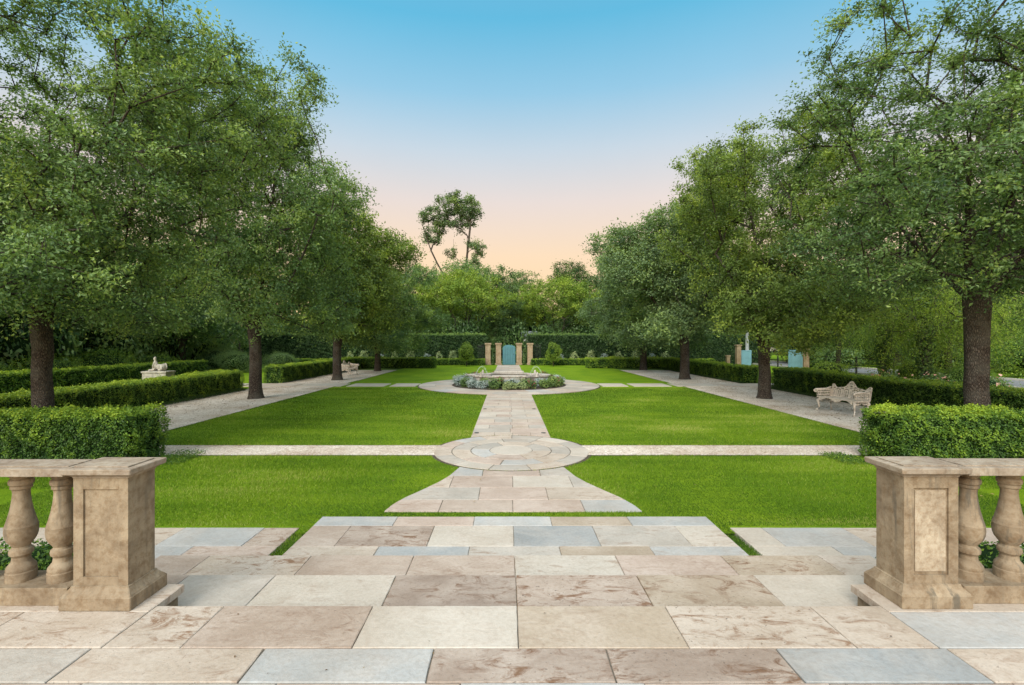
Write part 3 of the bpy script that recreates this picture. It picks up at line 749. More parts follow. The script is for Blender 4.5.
# tall open tree against the sky
tall = gen_tree(310, [(-4.2, 0, 22.2, 2.3, 2, 1.7), (-1.6, 0, 24.4, 2.6, 2, 1.9), (1.2, 0, 23.0, 1.9, 2, 2.6), (-4.0, 0, 19.2, 2.3, 1.6, 1.3), (-1.6, 0, 20.6, 2.1, 1.6, 1.2), (2.2, 0, 17.0, 1.6, 1.5, 1.2), (1.9, 0, 14.3, 1.5, 1.4, 1.3), (-1.2, 0, 16.4, 1.1, 1.0, .7)],
                9.5, .40, 120, 10, 14, .32, 12, 1.0, .42, twig_geo=.3, min_d=.8, stem_h=.8)
place_tree(tall, 'tall_tree', ((461-VX)*80/F+CX, 80, 0), 0, 'tall bare-stemmed tree with open crown standing alone against the sky', leaf='oak_grey')
sp = [  # x, y, mesh, rot, scale, leaf, label
 (-11, 58, b1, .3, 1.05, 'dark_leaf', 'dark tree behind the hedge, just left of the tall open tree'),
 (-5.2, 66, b2, 1.3, 1.45, 'oak_leaf', 'olive-dark tree behind the left lime tree at the foot of the tall open tree'),
 (.9, 70, b1, 2.2, 1.12, 'oak_leaf', 'dark tree between the two lime trees in the distance'),
 (8.6, 62, b3, 3.0, 1.0, 'dark_leaf', 'dark upright tree behind the right lime tree'),
 (14, 58, b2, 4.1, 1.2, 'dark_leaf', 'dark tree beyond the far end of the right walk'),
 (-16, 50, b2, 5.0, 1.2, 'oak_leaf', 'green tree beyond the far left corner of the garden'),
 (-24, 44, b1, .8, 1.1, 'oak_leaf', 'tree past the far end of the short rear hedge, left'),
 (-22, 33, b2, 2.1, 1.0, 'oak_leaf', 'spreading tree behind the rear left hedge, beyond its right end'),
 (-23, 25, b1, 1.1, 1.0, 'oak_leaf', 'low-branched tree behind the rear left hedge and the sphinx statue'),
 (-24.5, 18.5, b2, 3.4, 1.1, 'oak_leaf', 'dark tree behind the rear left hedge at the picture edge'),
 (-31, 31, b3, 3.9, 1.2, 'oak_leaf', 'tall tree deep behind the left hedges'),
 (-33, 22, b3, 1.9, 1.2, 'oak_leaf', 'tall tree deep in the left side woods near the picture edge'),
 (18, 47, b1, 2.6, 1.1, 'oak_grey', 'green tree beyond the far right corner of the garden'),
 (26, 52, b2, .9, 1.2, 'oak_leaf', 'dark spreading tree behind the blue gate pillars'),
 (30, 43, b2, 1.9, 1.05, 'oak_leaf', 'dark tree across the road behind the weeping tree'),
 (36, 37, b1, 2.9, 1.15, 'dark_leaf', 'dark tree across the road right of the weeping tree'),
 (41, 33, b3, 3.3, 1.1, 'dark_leaf', 'dark tree across the road, right of the thick oak trunk'),
 (33.5, 42, b3, 1.0, 1.5, 'dark_leaf', 'tall dark tree across the road, filling the gap under the airy oak'),
 (45, 40, b1, .2, 1.3, 'oak_leaf', 'tall tree far across the road on the right'),
 (48, 78, b2, 4.4, 1.3, 'oak_leaf', 'tree behind the parked car across the far lawn'),
 (38, 84, b1, 5.2, 1.2, 'dark_leaf', 'dark tree behind the far lawn, left of the parked car'),
 (-40, 40, b1, 2.4, 1.4, 'dark_leaf', 'dark tree far back on the left behind the other trees'),
 (60, 82, b1, 1.4, 1.4, 'dark_leaf', 'dark tree far right behind the parked car')]
for x, y, me, rz, sc, lf, lb in sp:
    place_tree(me, 'background_tree', (x, y, -.03), rz, lb, leaf=lf, scale=sc, group='trees standing beyond the garden')

# weeping tree on the right, vine-covered small trees
ww = gen_tree(401, [(0, 0, 4.0, 2.8, 2.8, 1.2), (-1, 0, 3.2, 2.0, 2.2, .9), (1.3, 0, 3.3, 1.8, 2, .9)], 2.2, .14, 110, 16, 26, .09, 2.2, 1.35, .5, twig_geo=.3, droop=1.35, flat=.3, wl=.28, tilt=.1)
place_tree(ww, 'weeping_tree', (20.6, 30.6, 0), 0, 'weeping tree with hanging pale green fronds over the blue gate leaf', leaf='willow_leaf')
place_tree(ww, 'weeping_tree', (17.6, 20.6, 0), .7, 'yellow-green weeping tree hanging low just left of the thick right trunk', leaf='lime_leaf', scale=1.0)
place_tree(ww, 'weeping_tree', (20.8, 23.2, 0), 1.6, 'weeping tree with hanging fronds behind the long right hedge, near the thick trunk', leaf='willow_leaf', scale=1.1)

# ------------------------------------------------------------------ shrubs
def bush_mesh(seed, sx, sy, sz, n, L, tone0=.5, wl=.5, base=0., spiky=0., lumps=6, jit=.9, core=True):
    rg = np.random.default_rng(seed); d = rg.normal(size=(n, 3)); d /= np.linalg.norm(d, axis=1)[:, None]
    r = 1-.32*rg.random(n)**1.6; bumps = 1+.22*noise3(d*1.0, 3.6, seed)+.10*noise3(d, 9, seed+1)
    if spiky: r = r*(1+spiky*(rg.random(n)**4))
    p = d*(r*bumps)[:, None]*np.array([sx, sy, sz]); p[:, 2] = p[:, 2]+sz*.9
    keep = p[:, 2] > .01; p = p[keep]; d = d[keep]; bb = bumps[keep]; m = len(p)
    v = leaf_arrays(p, d+np.array([0, 0, .4]), L*rg.uniform(.6, 1.25, m), wl, rg, jit)
    tone = np.clip(tone0+(bb-1)*.7+rg.normal(0, .13, m), 0, 1)
    f = np.arange(4*m).reshape(-1, 4); mi = np.zeros(m, int)
    if core:
        bm = bmesh.new(); bmesh.ops.create_icosphere(bm, subdivisions=2, radius=.74)
        cv = np.array([q.co[:] for q in bm.verts])*np.array([sx, sy, sz]); cv[:, 2] = np.maximum(cv[:, 2]+sz*.9, 0)
        cf = np.array([[q.index for q in fc.verts]+[fc.verts[2].index] for fc in bm.faces]); bm.free()
        # icosphere faces are triangles: build leaves + core with from_pydata-like joining
        me = bpy.data.meshes.new('bush'); tri = cf[:, :3]+len(v)
        allv = np.concatenate([v, cv]); nq = len(f); nt_ = len(tri)
        me.vertices.add(len(allv)); me.vertices.foreach_set('co', allv.astype(np.float32).ravel())
        me.loops.add(nq*4+nt_*3); me.loops.foreach_set('vertex_index', np.concatenate([f.ravel(), tri.ravel()]).astype(np.int32))
        me.polygons.add(nq+nt_)
        me.polygons.foreach_set('loop_start', np.concatenate([np.arange(nq)*4, nq*4+np.arange(nt_)*3]).astype(np.int32))
        me.polygons.foreach_set('loop_total', np.concatenate([np.full(nq, 4), np.full(nt_, 3)]).astype(np.int32))
        me.polygons.foreach_set('material_index', np.concatenate([np.zeros(nq), np.ones(nt_)]).astype(np.int32))
        a = me.attributes.new('tone', 'FLOAT', 'FACE'); a.data.foreach_set('value', np.concatenate([tone, np.zeros(nt_)]).astype(np.float32))
        me.update(calc_edges=True); return me
    return np_mesh('bush', v, f, attrs={'tone': ('FACE', tone)})

def put(name, me, mats, loc, rz=0, sc=1.0, label=None, cat=None, group=None, parent=None):
    if not me.materials:
        for m_ in mats: me.materials.append(m_)
    o = bpy.data.objects.new(name, me); COL.objects.link(o); o.location = loc; o.rotation_euler = (0, 0, rz)
    o.scale = (sc, sc, sc) if not isinstance(sc, tuple) else sc
    if parent: o.parent = parent
    for i, m_ in enumerate(mats):
        if me.materials[i] != m_:
            o.material_slots[i].link = 'OBJECT'; o.material_slots[i].material = m_
    return tag(o, label, cat, group)

# round lime bushes by the door
rb = bush_mesh(61, .62, .62, .85, 4200, .085, .5, .5, core=True)
for x, lb, j in ((466.5, 'round lime-green bush on a short stem left of the teal door', 'a'), (553.5, 'round lime-green bush on a short stem right of the teal door', 'b')):
    e = empty('round_bush', ((x-VX)*41/F+CX, 41, 0), 0 if j == 'a' else 2.0)
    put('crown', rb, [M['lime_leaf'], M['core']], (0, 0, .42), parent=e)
    MB().tube([(0, 0, 0), (.02, .01, .3), (0, 0, .7)], [.035, .03, .02], 8).build('trunk', M['bark'], e)
    tag(e, lb, 'bush', 'pair of lime bushes flanking the teal door')

# ------------------------------------------------------------------ hedges
def hedge_mesh(seed, lx, ly, h, dens, L, tone0=.42, topt=.30, amp=.05, wl=.55, rough=1.0, sides='fblrt', quiet=True):
    """box lx (x) by ly (y), origin at centre of base"""
    rg = np.random.default_rng(seed); P_ = []; Nn = []; T = []
    hx, hy = lx/2, ly/2
    def face(n, gen, nrm, tt):
        p = gen(n); P_.append(p); Nn.append(np.tile(np.array([nrm], float), (n, 1))); T.append(np.full(n, tt))
    def U(n, a, b_): return rg.uniform(a, b_, n)
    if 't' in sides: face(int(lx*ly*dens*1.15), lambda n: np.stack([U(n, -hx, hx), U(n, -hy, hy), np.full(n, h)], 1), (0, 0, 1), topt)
    if 'f' in sides: face(int(lx*h*dens), lambda n: np.stack([U(n, -hx, hx), np.full(n, -hy), U(n, .03, h)], 1), (0, -1, 0), 0)
    if 'b' in sides: face(int(lx*h*dens*.6), lambda n: np.stack([U(n, -hx, hx), np.full(n, hy), U(n, .03, h)], 1), (0, 1, 0), 0)
    if 'l' in sides: face(int(ly*h*dens), lambda n: np.stack([np.full(n, -hx), U(n, -hy, hy), U(n, .03, h)], 1), (-1, 0, 0), 0)
    if 'r' in sides: face(int(ly*h*dens), lambda n: np.stack([np.full(n, hx), U(n, -hy, hy), U(n, .03, h)], 1), (1, 0, 0), 0)
    p = np.concatenate(P_); nr = np.concatenate(Nn); tt = np.concatenate(T); n = len(p)
    cl = noise3(p, 9, seed)*.6+noise3(p, 22, seed+3)*.6
    off = amp*(cl*rough*1.1+noise3(p, 1.6, seed+5)*.5-.3)+rg.normal(0, amp*.45, n)
    # round the edges a little
    q = p.copy(); rr = .07
    for ax, hh in ((0, hx), (1, hy)):
        q[:, ax] = np.clip(q[:, ax], -hh+rr, hh-rr)
    q[:, 2] = np.clip(q[:, 2], 0, h-rr)
    dv = p-q; dl = np.linalg.norm(dv, axis=1)[:, None]; nn = np.where(dl > 1e-4, dv/np.maximum(dl, 1e-4), nr)
    p = q+nn*(np.minimum(dl, rr)+off[:, None])
    shoots = (nr[:, 2] > .5) & (rg.random(n) < .08); p[shoots, 2] += rg.uniform(.01, .05, shoots.sum())
    p[:, 2] = np.maximum(p[:, 2], .015)
    v = leaf_arrays(p, nn*.9+np.array([0, 0, .35]), L*rg.uniform(.65, 1.25, n), wl, rg, .85)
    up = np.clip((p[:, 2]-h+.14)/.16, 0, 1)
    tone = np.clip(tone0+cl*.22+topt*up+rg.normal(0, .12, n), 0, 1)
    f = np.arange(4*n).reshape(-1, 4)
    c = .055+amp*.6
    cx, cy, cz = hx-c, hy-c, h-c
    cv = np.array([(sx*cx, sy*cy, z) for z in (0, cz) for sx, sy in ((-1, -1), (1, -1), (1, 1), (-1, 1))])
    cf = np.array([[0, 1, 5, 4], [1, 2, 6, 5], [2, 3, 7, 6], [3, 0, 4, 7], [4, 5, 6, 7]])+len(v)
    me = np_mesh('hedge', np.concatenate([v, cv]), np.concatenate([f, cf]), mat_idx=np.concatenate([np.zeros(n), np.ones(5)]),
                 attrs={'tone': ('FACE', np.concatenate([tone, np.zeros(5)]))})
    return me
def hedge(x0, x1, y0, y1, h, dens, L, label, seed, leaf='hedge', z=0, name='clipped_hedge', **k):
    me = hedge_mesh(seed, x1-x0, y1-y0, h, dens, L, **k)
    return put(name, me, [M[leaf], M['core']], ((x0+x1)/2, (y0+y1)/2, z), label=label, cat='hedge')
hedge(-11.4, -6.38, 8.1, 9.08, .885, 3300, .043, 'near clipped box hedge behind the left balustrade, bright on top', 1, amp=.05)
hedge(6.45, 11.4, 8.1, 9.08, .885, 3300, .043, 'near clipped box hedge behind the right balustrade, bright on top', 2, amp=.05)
hedge(-12.45, -11.5, 8.5, 21.2, .82, 1500, .052, 'long clipped hedge along the left gravel walk, in front of the sphinx', 3)
hedge(11.75, 12.7, 8.5, 22.0, .92, 1500, .052, 'long clipped hedge behind the iron bench on the right walk', 4)
hedge(-12.3, -11.4, 24.6, 37.9, .85, 900, .07, 'clipped hedge past the gap beside the stepping slabs, left walk', 5)
hedge(11.75, 12.6, 24.6, 37.9, .85, 900, .07, 'clipped hedge past the gap beside the stepping slabs, right walk', 6)
hedge(-12.0, -5.75, 38.0, 38.9, .80, 800, .08, 'short clipped hedge across the far left corner of the lawn', 7)
hedge(6.1, 12.0, 38.0, 38.9, .78, 800, .08, 'loosely clipped hedge across the far right corner of the lawn', 8, amp=.09)
hedge(-20.0, -2.05, 42.6, 43.3, .55, 600, .08, 'low hedge line left of the teal door below the tall hedge', 9)
hedge(2.0, 18.0, 42.6, 43.3, .55, 600, .08, 'low hedge line right of the teal door below the tall hedge', 10)
hedge(-19.9, -19.0, 11.0, 31.0, .88, 800, .075, 'rear clipped hedge behind the sphinx statue', 11)
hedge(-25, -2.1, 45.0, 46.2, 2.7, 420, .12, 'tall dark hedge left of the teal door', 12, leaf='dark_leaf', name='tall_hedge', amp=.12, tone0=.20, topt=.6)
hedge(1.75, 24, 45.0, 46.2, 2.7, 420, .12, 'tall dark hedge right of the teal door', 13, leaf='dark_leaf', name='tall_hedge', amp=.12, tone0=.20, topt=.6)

# ground cover edging along the hedges
def cover(name, x0, x1, y0, y1, h, dens, L, leaf, label, seed):
    rg = np.random.default_rng(seed); n = int((x1-x0)*(y1-y0)*dens)
    p = np.stack([rg.uniform(x0, x1, n), rg.uniform(y0, y1, n), rg.random(n)*h], 1); p[:, 2] *= .75+.3*noise3(p, 5, seed)
    p[:, 2] = np.abs(p[:, 2])+.01
    v = leaf_arrays(p, np.tile(np.array([[0, 0, .8]]), (n, 1)), L*rg.uniform(.6, 1.2, n), .4, rg, .8)
    o = link(name, np_mesh(name, v, np.arange(4*n).reshape(-1, 4), attrs={'tone': ('FACE', np.clip(rg.normal(.42, .18, n), 0, 1))}), M[leaf])
    return tag(o, label, 'ground cover', kind='stuff')
cover('ground_cover', -11.56, -11.28, 9, 21.2, .13, 2600, .05, 'dark_leaf', 'dark low edging plants at the foot of the long left hedge', 1)
cover('ground_cover', 11.5, 11.78, 9, 22, .13, 2600, .05, 'dark_leaf', 'dark low edging plants at the foot of the hedge behind the bench', 2)
cover('ground_cover', -11.5, -11.3, 24.6, 37, .12, 1300, .06, 'dark_leaf', 'dark low edging plants at the foot of the far left hedge', 3)
cover('ground_cover', 11.55, 11.8, 24.6, 37, .12, 1300, .06, 'dark_leaf', 'dark low edging plants at the foot of the far right hedge', 4)
cover('ground_cover', -6.2, -5.7, 8.35, 9.2, .10, 3200, .035, 'hedge', 'small spreading plants at the corner of the near left hedge', 5)
cover('ground_cover', 5.7, 6.2, 8.35, 9.2, .10, 3200, .035, 'hedge', 'small spreading plants at the corner of the near right hedge', 6)
# dead leaves on gravel
for sx, nm in ((-1, 'left'), (1, 'right')):
    rg = np.random.default_rng(40+sx); n = 1500
    p = np.stack([sx*(8.3+3.0*rg.random(n)**.7), rg.uniform(9.5, 30, n), np.full(n, .014)], 1)
    v = leaf_arrays(p, np.tile(np.array([[0, 0, 1.]]), (n, 1)), .055*rg.uniform(.6, 1.3, n), .5, rg, .18)
    tag(link('fallen_leaves', np_mesh('fallen_leaves', v, np.arange(4*n).reshape(-1, 4), attrs={'tone': ('FACE', rg.random(n))}), M['dry_leaf']),
        'brown fallen leaves scattered on the %s gravel walk' % nm, 'fallen leaves', kind='stuff')

rg = np.random.default_rng(77); n = 130
p = np.stack([rg.uniform(-7.5, 7.5, n), rg.uniform(5.9, 20, n), np.full(n, .036)], 1)
p[:26] = np.stack([rg.uniform(-2.1, 2.1, 26), rg.uniform(2.45, 3.05, 26), np.full(26, ZT+.006)], 1)
v = leaf_arrays(p, np.tile(np.array([[0, 0, 1.]]), (n, 1)), np.concatenate([.016*rg.uniform(.6, 1.3, 26), .045*rg.uniform(.6, 1.2, n-26)]), .5, rg, .15)
tag(link('fallen_leaves', np_mesh('fallen_leaves', v, np.arange(4*n).reshape(-1, 4), attrs={'tone': ('FACE', rg.random(n))}), M['dry_leaf']),
    'few small dry leaves lying on the lawn and terrace slabs', 'fallen leaves', kind='stuff')
# low shrubs behind balustrades
sh = [bush_mesh(70+i, .38, .36, .2, 1700, .032, .40, .55) for i in range(2)]
for sx, nm in ((-1, 'left'), (1, 'right')):
    for i in range(5):
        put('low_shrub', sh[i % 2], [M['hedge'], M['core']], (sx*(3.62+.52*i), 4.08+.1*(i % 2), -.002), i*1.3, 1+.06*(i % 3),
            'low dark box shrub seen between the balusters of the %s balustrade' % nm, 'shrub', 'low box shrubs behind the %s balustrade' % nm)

uf = [bush_mesh(180+i, 1.2, 1.1, .75, 12000, .055, .5, .5, spiky=.25) for i in range(2)]
# woodland undergrowth left, shrubs right
ub = [bush_mesh(80+i, 1.2, 1.1, .75, 2600, .13, .5, .5, spiky=.25) for i in range(3)]
rn = random.Random(4)
u = [(-21.8, 16.5), (-21.6, 19.6), (-21.4, 22.8), (-21.6, 26.0), (-21.0, 29.0), (-18.4, 33.2), (-16.5, 35.5), (-20.5, 35)]
ul = ['leafy shrub behind the rear left hedge at the picture edge', 'bright leafy shrub behind the rear left hedge, left of the thick trunk', 'leafy shrub behind the rear left hedge, right of the thick trunk',
      'leafy shrub behind the rear left hedge, left of the sphinx', 'leafy shrub behind the rear left hedge, right of the sphinx', 'shrub beyond the right end of the rear left hedge', 'shrub in the far left corner behind the second oak trunk', 'large shrub behind the end of the rear left hedge']
for i, (x, y) in enumerate(u):
    put('leafy_shrub', uf[i % 2], [M['hedge' if i < 5 else 'oak_leaf'], M['core']], (x, y, -.03), rn.uniform(0, 6), rn.uniform(.95, 1.25), ul[i], 'shrub', 'shrubs behind the rear left hedge')
for i in range(12):
    x = -23.5-2.6*(i % 2); y = 14+2.4*i
    put('woodland_shrub', ub[(i+1) % 3], [M['oak_leaf'], M['core']], (x, y, -.03), i*.9, (1.7, 1.9, 2.5+.4*(i % 3)),
        'dark woodland shrub in the shade behind the rear left hedge', 'shrub', 'dark shrubs in the left woods')
for i in range(11):
    x = -17+3.4*i
    put('woodland_shrub', ub[i % 3], [M['dark_leaf'], M['core']], (x*1.15, 48.5+1.2*(i % 2), -.03), i*1.7, (1.9, 1.5, 2.6+.45*(i % 3)),
        'dark shrub filling the shade behind the tall far hedge', 'shrub', 'dark shrubs behind the tall hedge')
for i, (x, y) in enumerate([(28.5, 46), (33, 44.5), (37.5, 40.5), (41.5, 37), (45, 34), (23, 58), (29, 60), (17, 52), (50, 88), (57, 90), (35, 92), (66, 86), (29, 94), (-14, 47.5), (-19, 49)]):
    put('woodland_shrub', ub[i % 3], [M['dark_leaf'], M['core']], (x, y, -.03), i*1.1, (2.6, 2.2, 3.0+.3*(i % 3)),
        'dark leafy mass closing the view across the road and lawn' if x > 0 else 'dark leafy mass beyond the far left corner', 'shrub', 'dark shrubs across the road' if x > 0 else 'dark shrubs beyond the far left corner')
for i in range(15):
    put('distant_shrub', ub[i % 3], [M['dark_leaf'], M['core']], (-35+5*i, 76+3*(i % 2), -.03), i*1.3, (3.6, 3.0, 4.6+.5*(i % 3)),
        'distant dark tree mass closing the horizon behind the far trees', 'tree', 'distant dark trees on the horizon')
for i in range(9):
    put('distant_shrub', ub[i % 3], [M['dark_leaf'], M['core']], (-32-(i % 2)*2, 12+5*i, -.03), i*1.3, (3.4, 3.6, 4.2+.5*(i % 3)),
        'dark tree mass deep in the left woods', 'tree', 'dark trees deep in the left woods')
# pale flower spikes in front of tall hedge
sk = bush_mesh(90, .35, .25, .5, 900, .10, .6, .35, spiky=.3)
for i, x in enumerate([-15.5, -14.2, -13, -11.6, -10.2, -8.8, -7.4, -6.2, -5.0, 4.6, 6.0, 7.4, 8.6, 10.0, 11.4, 12.9, 14.2]):
    put('pale_plant', sk, [M['pale_leaf' if i % 3 else 'silver_leaf'], M['core']], (x, 44.1, -.03), i*2.1, 1+.25*((i*7) % 3)/2,
        'pale-leaved plant standing in front of the tall dark hedge %s of the teal door' % ('left' if x < 0 else 'right'), 'plant', 'pale plants along the tall hedge, %s' % ('left' if x < 0 else 'right'))
# right-hand shrubs
rs = [(17.4, 18.6, 'leaning green shrub behind the right hedge, left of the thick trunk', 'willow_leaf', .8, .9),
      (20.4, 24.5, 'low fresh-green shrub beside the road between the weeping trees', 'lime_leaf', .9, .8),
      (30.5, 27.5, 'bright green rounded shrub across the road, right of the thick trunk', 'hedge', 2.1, 1.9),
      (34.5, 31.5, 'large bright shrub across the road at the right picture edge', 'hedge', 2.4, 2.1),
      (26, 38.5, 'green shrub beside the road below the weeping tree', 'oak_leaf', 1.3, 1.2),
      (31.5, 35.5, 'dark rounded shrub across the road behind the weeping trees', 'dark_leaf', 2.2, 2.3),
      (21.2, 33.5, 'low green shrub right of the stone gate post, by the road', 'hedge', .8, .6),
      (18.2, 27.8, 'small bright shrub right of the blue gate leaf', 'lime_leaf', .7, .7)]
for i, (x, y, lb, lf, s1, s2) in enumerate(rs):
    put('garden_shrub', (uf if i in (0, 1, 2, 3) else ub)[i % 2], [M[lf], M['core']], (x, y, -.03), i*2.2, (s1, s1, s2), lb, 'shrub')
# rose bushes
rose = bush_mesh(95, .75, .6, .5, 1500, .07, .5, .5); petals = bush_mesh(96, .78, .63, .52, 70, .13, .5, .9, core=False)
for i, (x, y) in enumerate([(15.6, 18.0), (16.6, 17.0), (14.6, 19.2)]):
    e = empty('rose_bush', (x, y, -.03), i*1.9)
    put('foliage', rose, [M['oak_leaf'], M['core']], (0, 0, 0), parent=e); put('blossoms', petals, [M['pink_petal']], (0, 0, 0), parent=e)
    e['kind'] = 'thing'
    tag(e, ['rose bush with pink flowers just left of the thick right trunk', 'rose bush with pink flowers hidden partly by the thick right trunk', 'rose bush with few pink flowers behind the middle of the right hedge'][i], 'rose bush', 'rose bushes behind the right hedge')

# ivy-clad trunks (right, behind hedge)
def ivy_post(x, y, h, r, label, seed):
    e = empty('ivy_clad_tree', (x, y, 0))
    MB().tube([(0, 0, 0), (.03, 0, h*.4), (-.04, .02, h)], [r*.55, r*.5, r*.4], 10).build('trunk', M['bark'], e)
    rg = np.random.default_rng(seed); n = 5200; z = rg.random(n)*h; a = rg.uniform(0, 6.283, n)
    q = np.stack([np.cos(a), np.sin(a), np.zeros(n)], 1); rr = r*(1+.35*noise3(np.stack([np.cos(a), np.sin(a), z], 1), 3, seed))*rg.uniform(.6, 1.1, n)
    p = q*rr[:, None]; p[:, 2] = z
    v = leaf_arrays(p, q, .085*rg.uniform(.6, 1.2, n), .7, rg, .6)
    link('ivy', np_mesh('ivy', v, np.arange(4*n).reshape(-1, 4), attrs={'tone': ('FACE', np.clip(rg.normal(.45, .2, n), 0, 1))}), M['dark_leaf'], e)
    tag(e, label, 'tree trunk', 'ivy-clad trunks behind the right hedge')
ivy_post((883-VX)*22/F+CX, 22, 4.6, .26, 'dark ivy-clad trunk above the bench, behind the right hedge', 1)
ivy_post((924-VX)*20/F+CX, 20, 4.6, .28, 'dark ivy-clad trunk between the bench and the thick oak trunk', 2)

# ------------------------------------------------------------------ balustrades
prof = [(.110, 0), (.111, .055), (.105, .062), (.108, .075), (.103, .09), (.088, .105), (.072, .12), (.068, .135), (.066, .15), (.072, .158), (.085, .168), (.088, .185),
        (.083, .20), (.068, .208), (.064, .218), (.078, .235), (.104, .262), (.116, .29), (.120, .318), (.117, .345), (.119, .350), (.115, .356), (.112, .365), (.098, .40), (.082, .45), (.070, .50), (.064, .54),
        (.062, .565), (.065, .585), (.078, .594), (.080, .604), (.074, .61), (.088, .622), (.092, .638), (.086, .652), (.074, .658), (.078, .668), (.088, .676), (.088, .702)]
def make_balustrade(sx, label):
    e = empty('balustrade', (sx*2.40-(.012 if sx > 0 else 0), 3.03+(.025 if sx > 0 else 0), ZT))       # origin: inner front corner of the base; local x runs outwards (sx)
    def bx(x0, x1, y0, y1, z0, z1, bev=.004, mb=None):
        a, b_ = sorted((sx*x0, sx*x1)); (mb or MBX).box(a, b_, y0, y1, z0, z1, bev)
    # pedestal
    pe = MB(); MBX = pe
    # shaft with recessed panel on the front and the back (frame of four bars round a set-back core)
    X0, X1, Y0, Y1, Z0, Z1 = .055, .40, .05, .285, .10, .84
    bx(X0, X1, Y0+.012, Y1, Z0, Z1, .003, pe)
    bx(X0, X0+.062, Y0, Y0+.012, Z0, Z1, .002, pe); bx(X1-.062, X1, Y0, Y0+.012, Z0, Z1, .002, pe)
    bx(X0+.062, X1-.062, Y0, Y0+.012, Z1-.10, Z1, .002, pe); bx(X0+.062, X1-.062, Y0, Y0+.012, Z0, Z0+.09, .002, pe)
    po = pe.build('pedestal', M['limestone'], e)
    if sx > 0:
        pn = MB(); bx(X0+.075, X1-.075, Y0+.006, Y0+.0115, Z0+.11, Z1-.115, .002, pn); tag(pn.build('panel', M['limestone_pale'], po), 'pale weathered panel set into the pedestal front')
    # moulded base: profile swept round rectangle (stack of frusta)
    def moulding(name, prof_, mat, x0, x1, y0, y1):
        mb = MB(); rings = []
        for o_, z in prof_:
            c = [(x0-o_, y0-o_), (x1+o_, y0-o_), (x1+o_, y1+o_), (x0-o_, y1+o_)]
            rings.append([mb.bm.verts.new((sx*p[0], p[1], z)) for p in c])
        for a, b_ in zip(rings, rings[1:]):
            for k in range(4): mb.bm.faces.new((a[k], a[(k+1) % 4], b_[(k+1) % 4], b_[k]))
        mb.bm.faces.new(rings[0]); mb.bm.faces.new(rings[-1])
        es = [ed for ed in mb.bm.edges if abs(ed.verts[0].co.z-ed.verts[1].co.z) > .004]
        bmesh.ops.bevel(mb.bm, geom=es, offset=.004, segments=1, affect='EDGES')
        return mb.build(name, mat, po)
    moulding('base', [(.048, 0), (.05, .004), (.05, .078), (.044, .084), (.041, .090), (.028, .104), (.016, .120), (.012, .126), (.010, .134), (.002, .137)], M['limestone'], X0, X1, Y0, Y1)
    moulding('cap', [(.004, .812), (.008, .822), (.020, .830), (.040, .838), (.046, .843), (.049, .872), (.046, .876), (.006, .879), (.006, .866), (-.001, .866), (-.001, .884), (-.004, .886)], M['limestone_cap'], X0, X1, Y0, Y1)
    # plinth and rail
    ln = 2.0
    mb = MB(); bx(.449, ln, .062, .31, 0, .113, .006, mb); mb.build('plinth', M['limestone'], e)
    mb = MB(); bx(.454, ln, .035, .295, .822, .872, .004, mb); bx(.454, ln, .078, .252, .8725, .879, .001, mb)
    mb.build('top_rail', M['limestone_cap'], e)
    b0 = MB().lathe([(r_*.715, z_*1.006) for r_, z_ in prof], 0, 0, 44, crisp=True).build('baluster', M['limestone'], e, (sx*.59, .186, .1135))
    for k in range(1, 6):
        c = b0.copy(); COL.objects.link(c); c.parent = e; c.location = (sx*(.59+.27*k), .186, .1135); c.rotation_euler = (0, 0, k*1.1)
    return tag(e, label, 'balustrade')
make_balustrade(-1, 'tan stone balustrade with square pedestal and turned balusters at left edge')
make_balustrade(1, 'tan stone balustrade with pale panelled pedestal at right edge')

# ------------------------------------------------------------------ door, pillars
DG = 43.6
def gx(x, y=DG): return (x-VX)*y/F+CX
e = empty('garden_door', (gx(509), DG, 0)); 
w = .56; hgt = 1.78; ar = .26
poly = [(-w, .02), (w, .02), (w, hgt-ar)] + [(w*math.cos(a), hgt-ar+ar*math.sin(a)) for a in np.linspace(0, math.pi, 15)[1:-1]] + [(-w, hgt-ar)]
mb = MB(); mb.prism(poly, -.04, .04, mat=Matrix.Rotation(math.pi/2, 4, 'X')); mb.build('door_leaf', M['teal'], e)
mb = MB()
for k in range(-3, 4): mb.box(k*.15-.006, k*.15+.006, -.05, -.0405, .12, hgt-.2)
mb.build('board_joint', M['iron'], e)
mb = MB().ball((.42, -.07, .95), .035).tube([(.42, -.04, .95), (.42, -.07, .95)], .012); mb.build('handle', M['iron'], e)
tag(e, 'teal arched wooden garden door between the stone pillars', 'garden door')
pl = [(488.1, 'stone pillar farthest left of the teal door, next to the tall hedge'), (498.5, 'stone pillar directly left of the teal door'),
      (519.0, 'stone pillar directly right of the teal door'), (530.0, 'stone pillar farthest right of the teal door, next to the tall hedge')]
proto = None
for x, lb in pl:
    if proto is None:
        e = proto = empty('stone_pillar', (gx(x), DG, 0))
        MB().box(-.235, .235, -.235, .235, .16, 1.76, .02).build('shaft', M['pillar'], e)
        MB().box(-.285, .285, -.285, .285, 0, .158, .02).build('base', M['pillar'], e)
        MB().box(-.30, .30, -.30, .30, 1.80, 1.94, .02).box(-.26, .26, -.26, .26, 1.762, 1.798, .01).build('cap', M['pillar'], e)
    else: e = copy_tree(proto); e.location = (gx(x), DG, 0)
    tag(e, lb, 'pillar', 'stone pillars at the garden door')
iv = bush_mesh(99, .22, .2, .85, 1500, .09, .45, .7)
for x, lb in ((493.3, 'column of ivy between the two pillars left of the teal door'), (524.5, 'column of ivy between the two pillars right of the teal door')):
    put('ivy', iv, [M['oak_leaf'], M['core']], (gx(x), DG+.1, -.02), x, 1.0, lb, 'ivy')
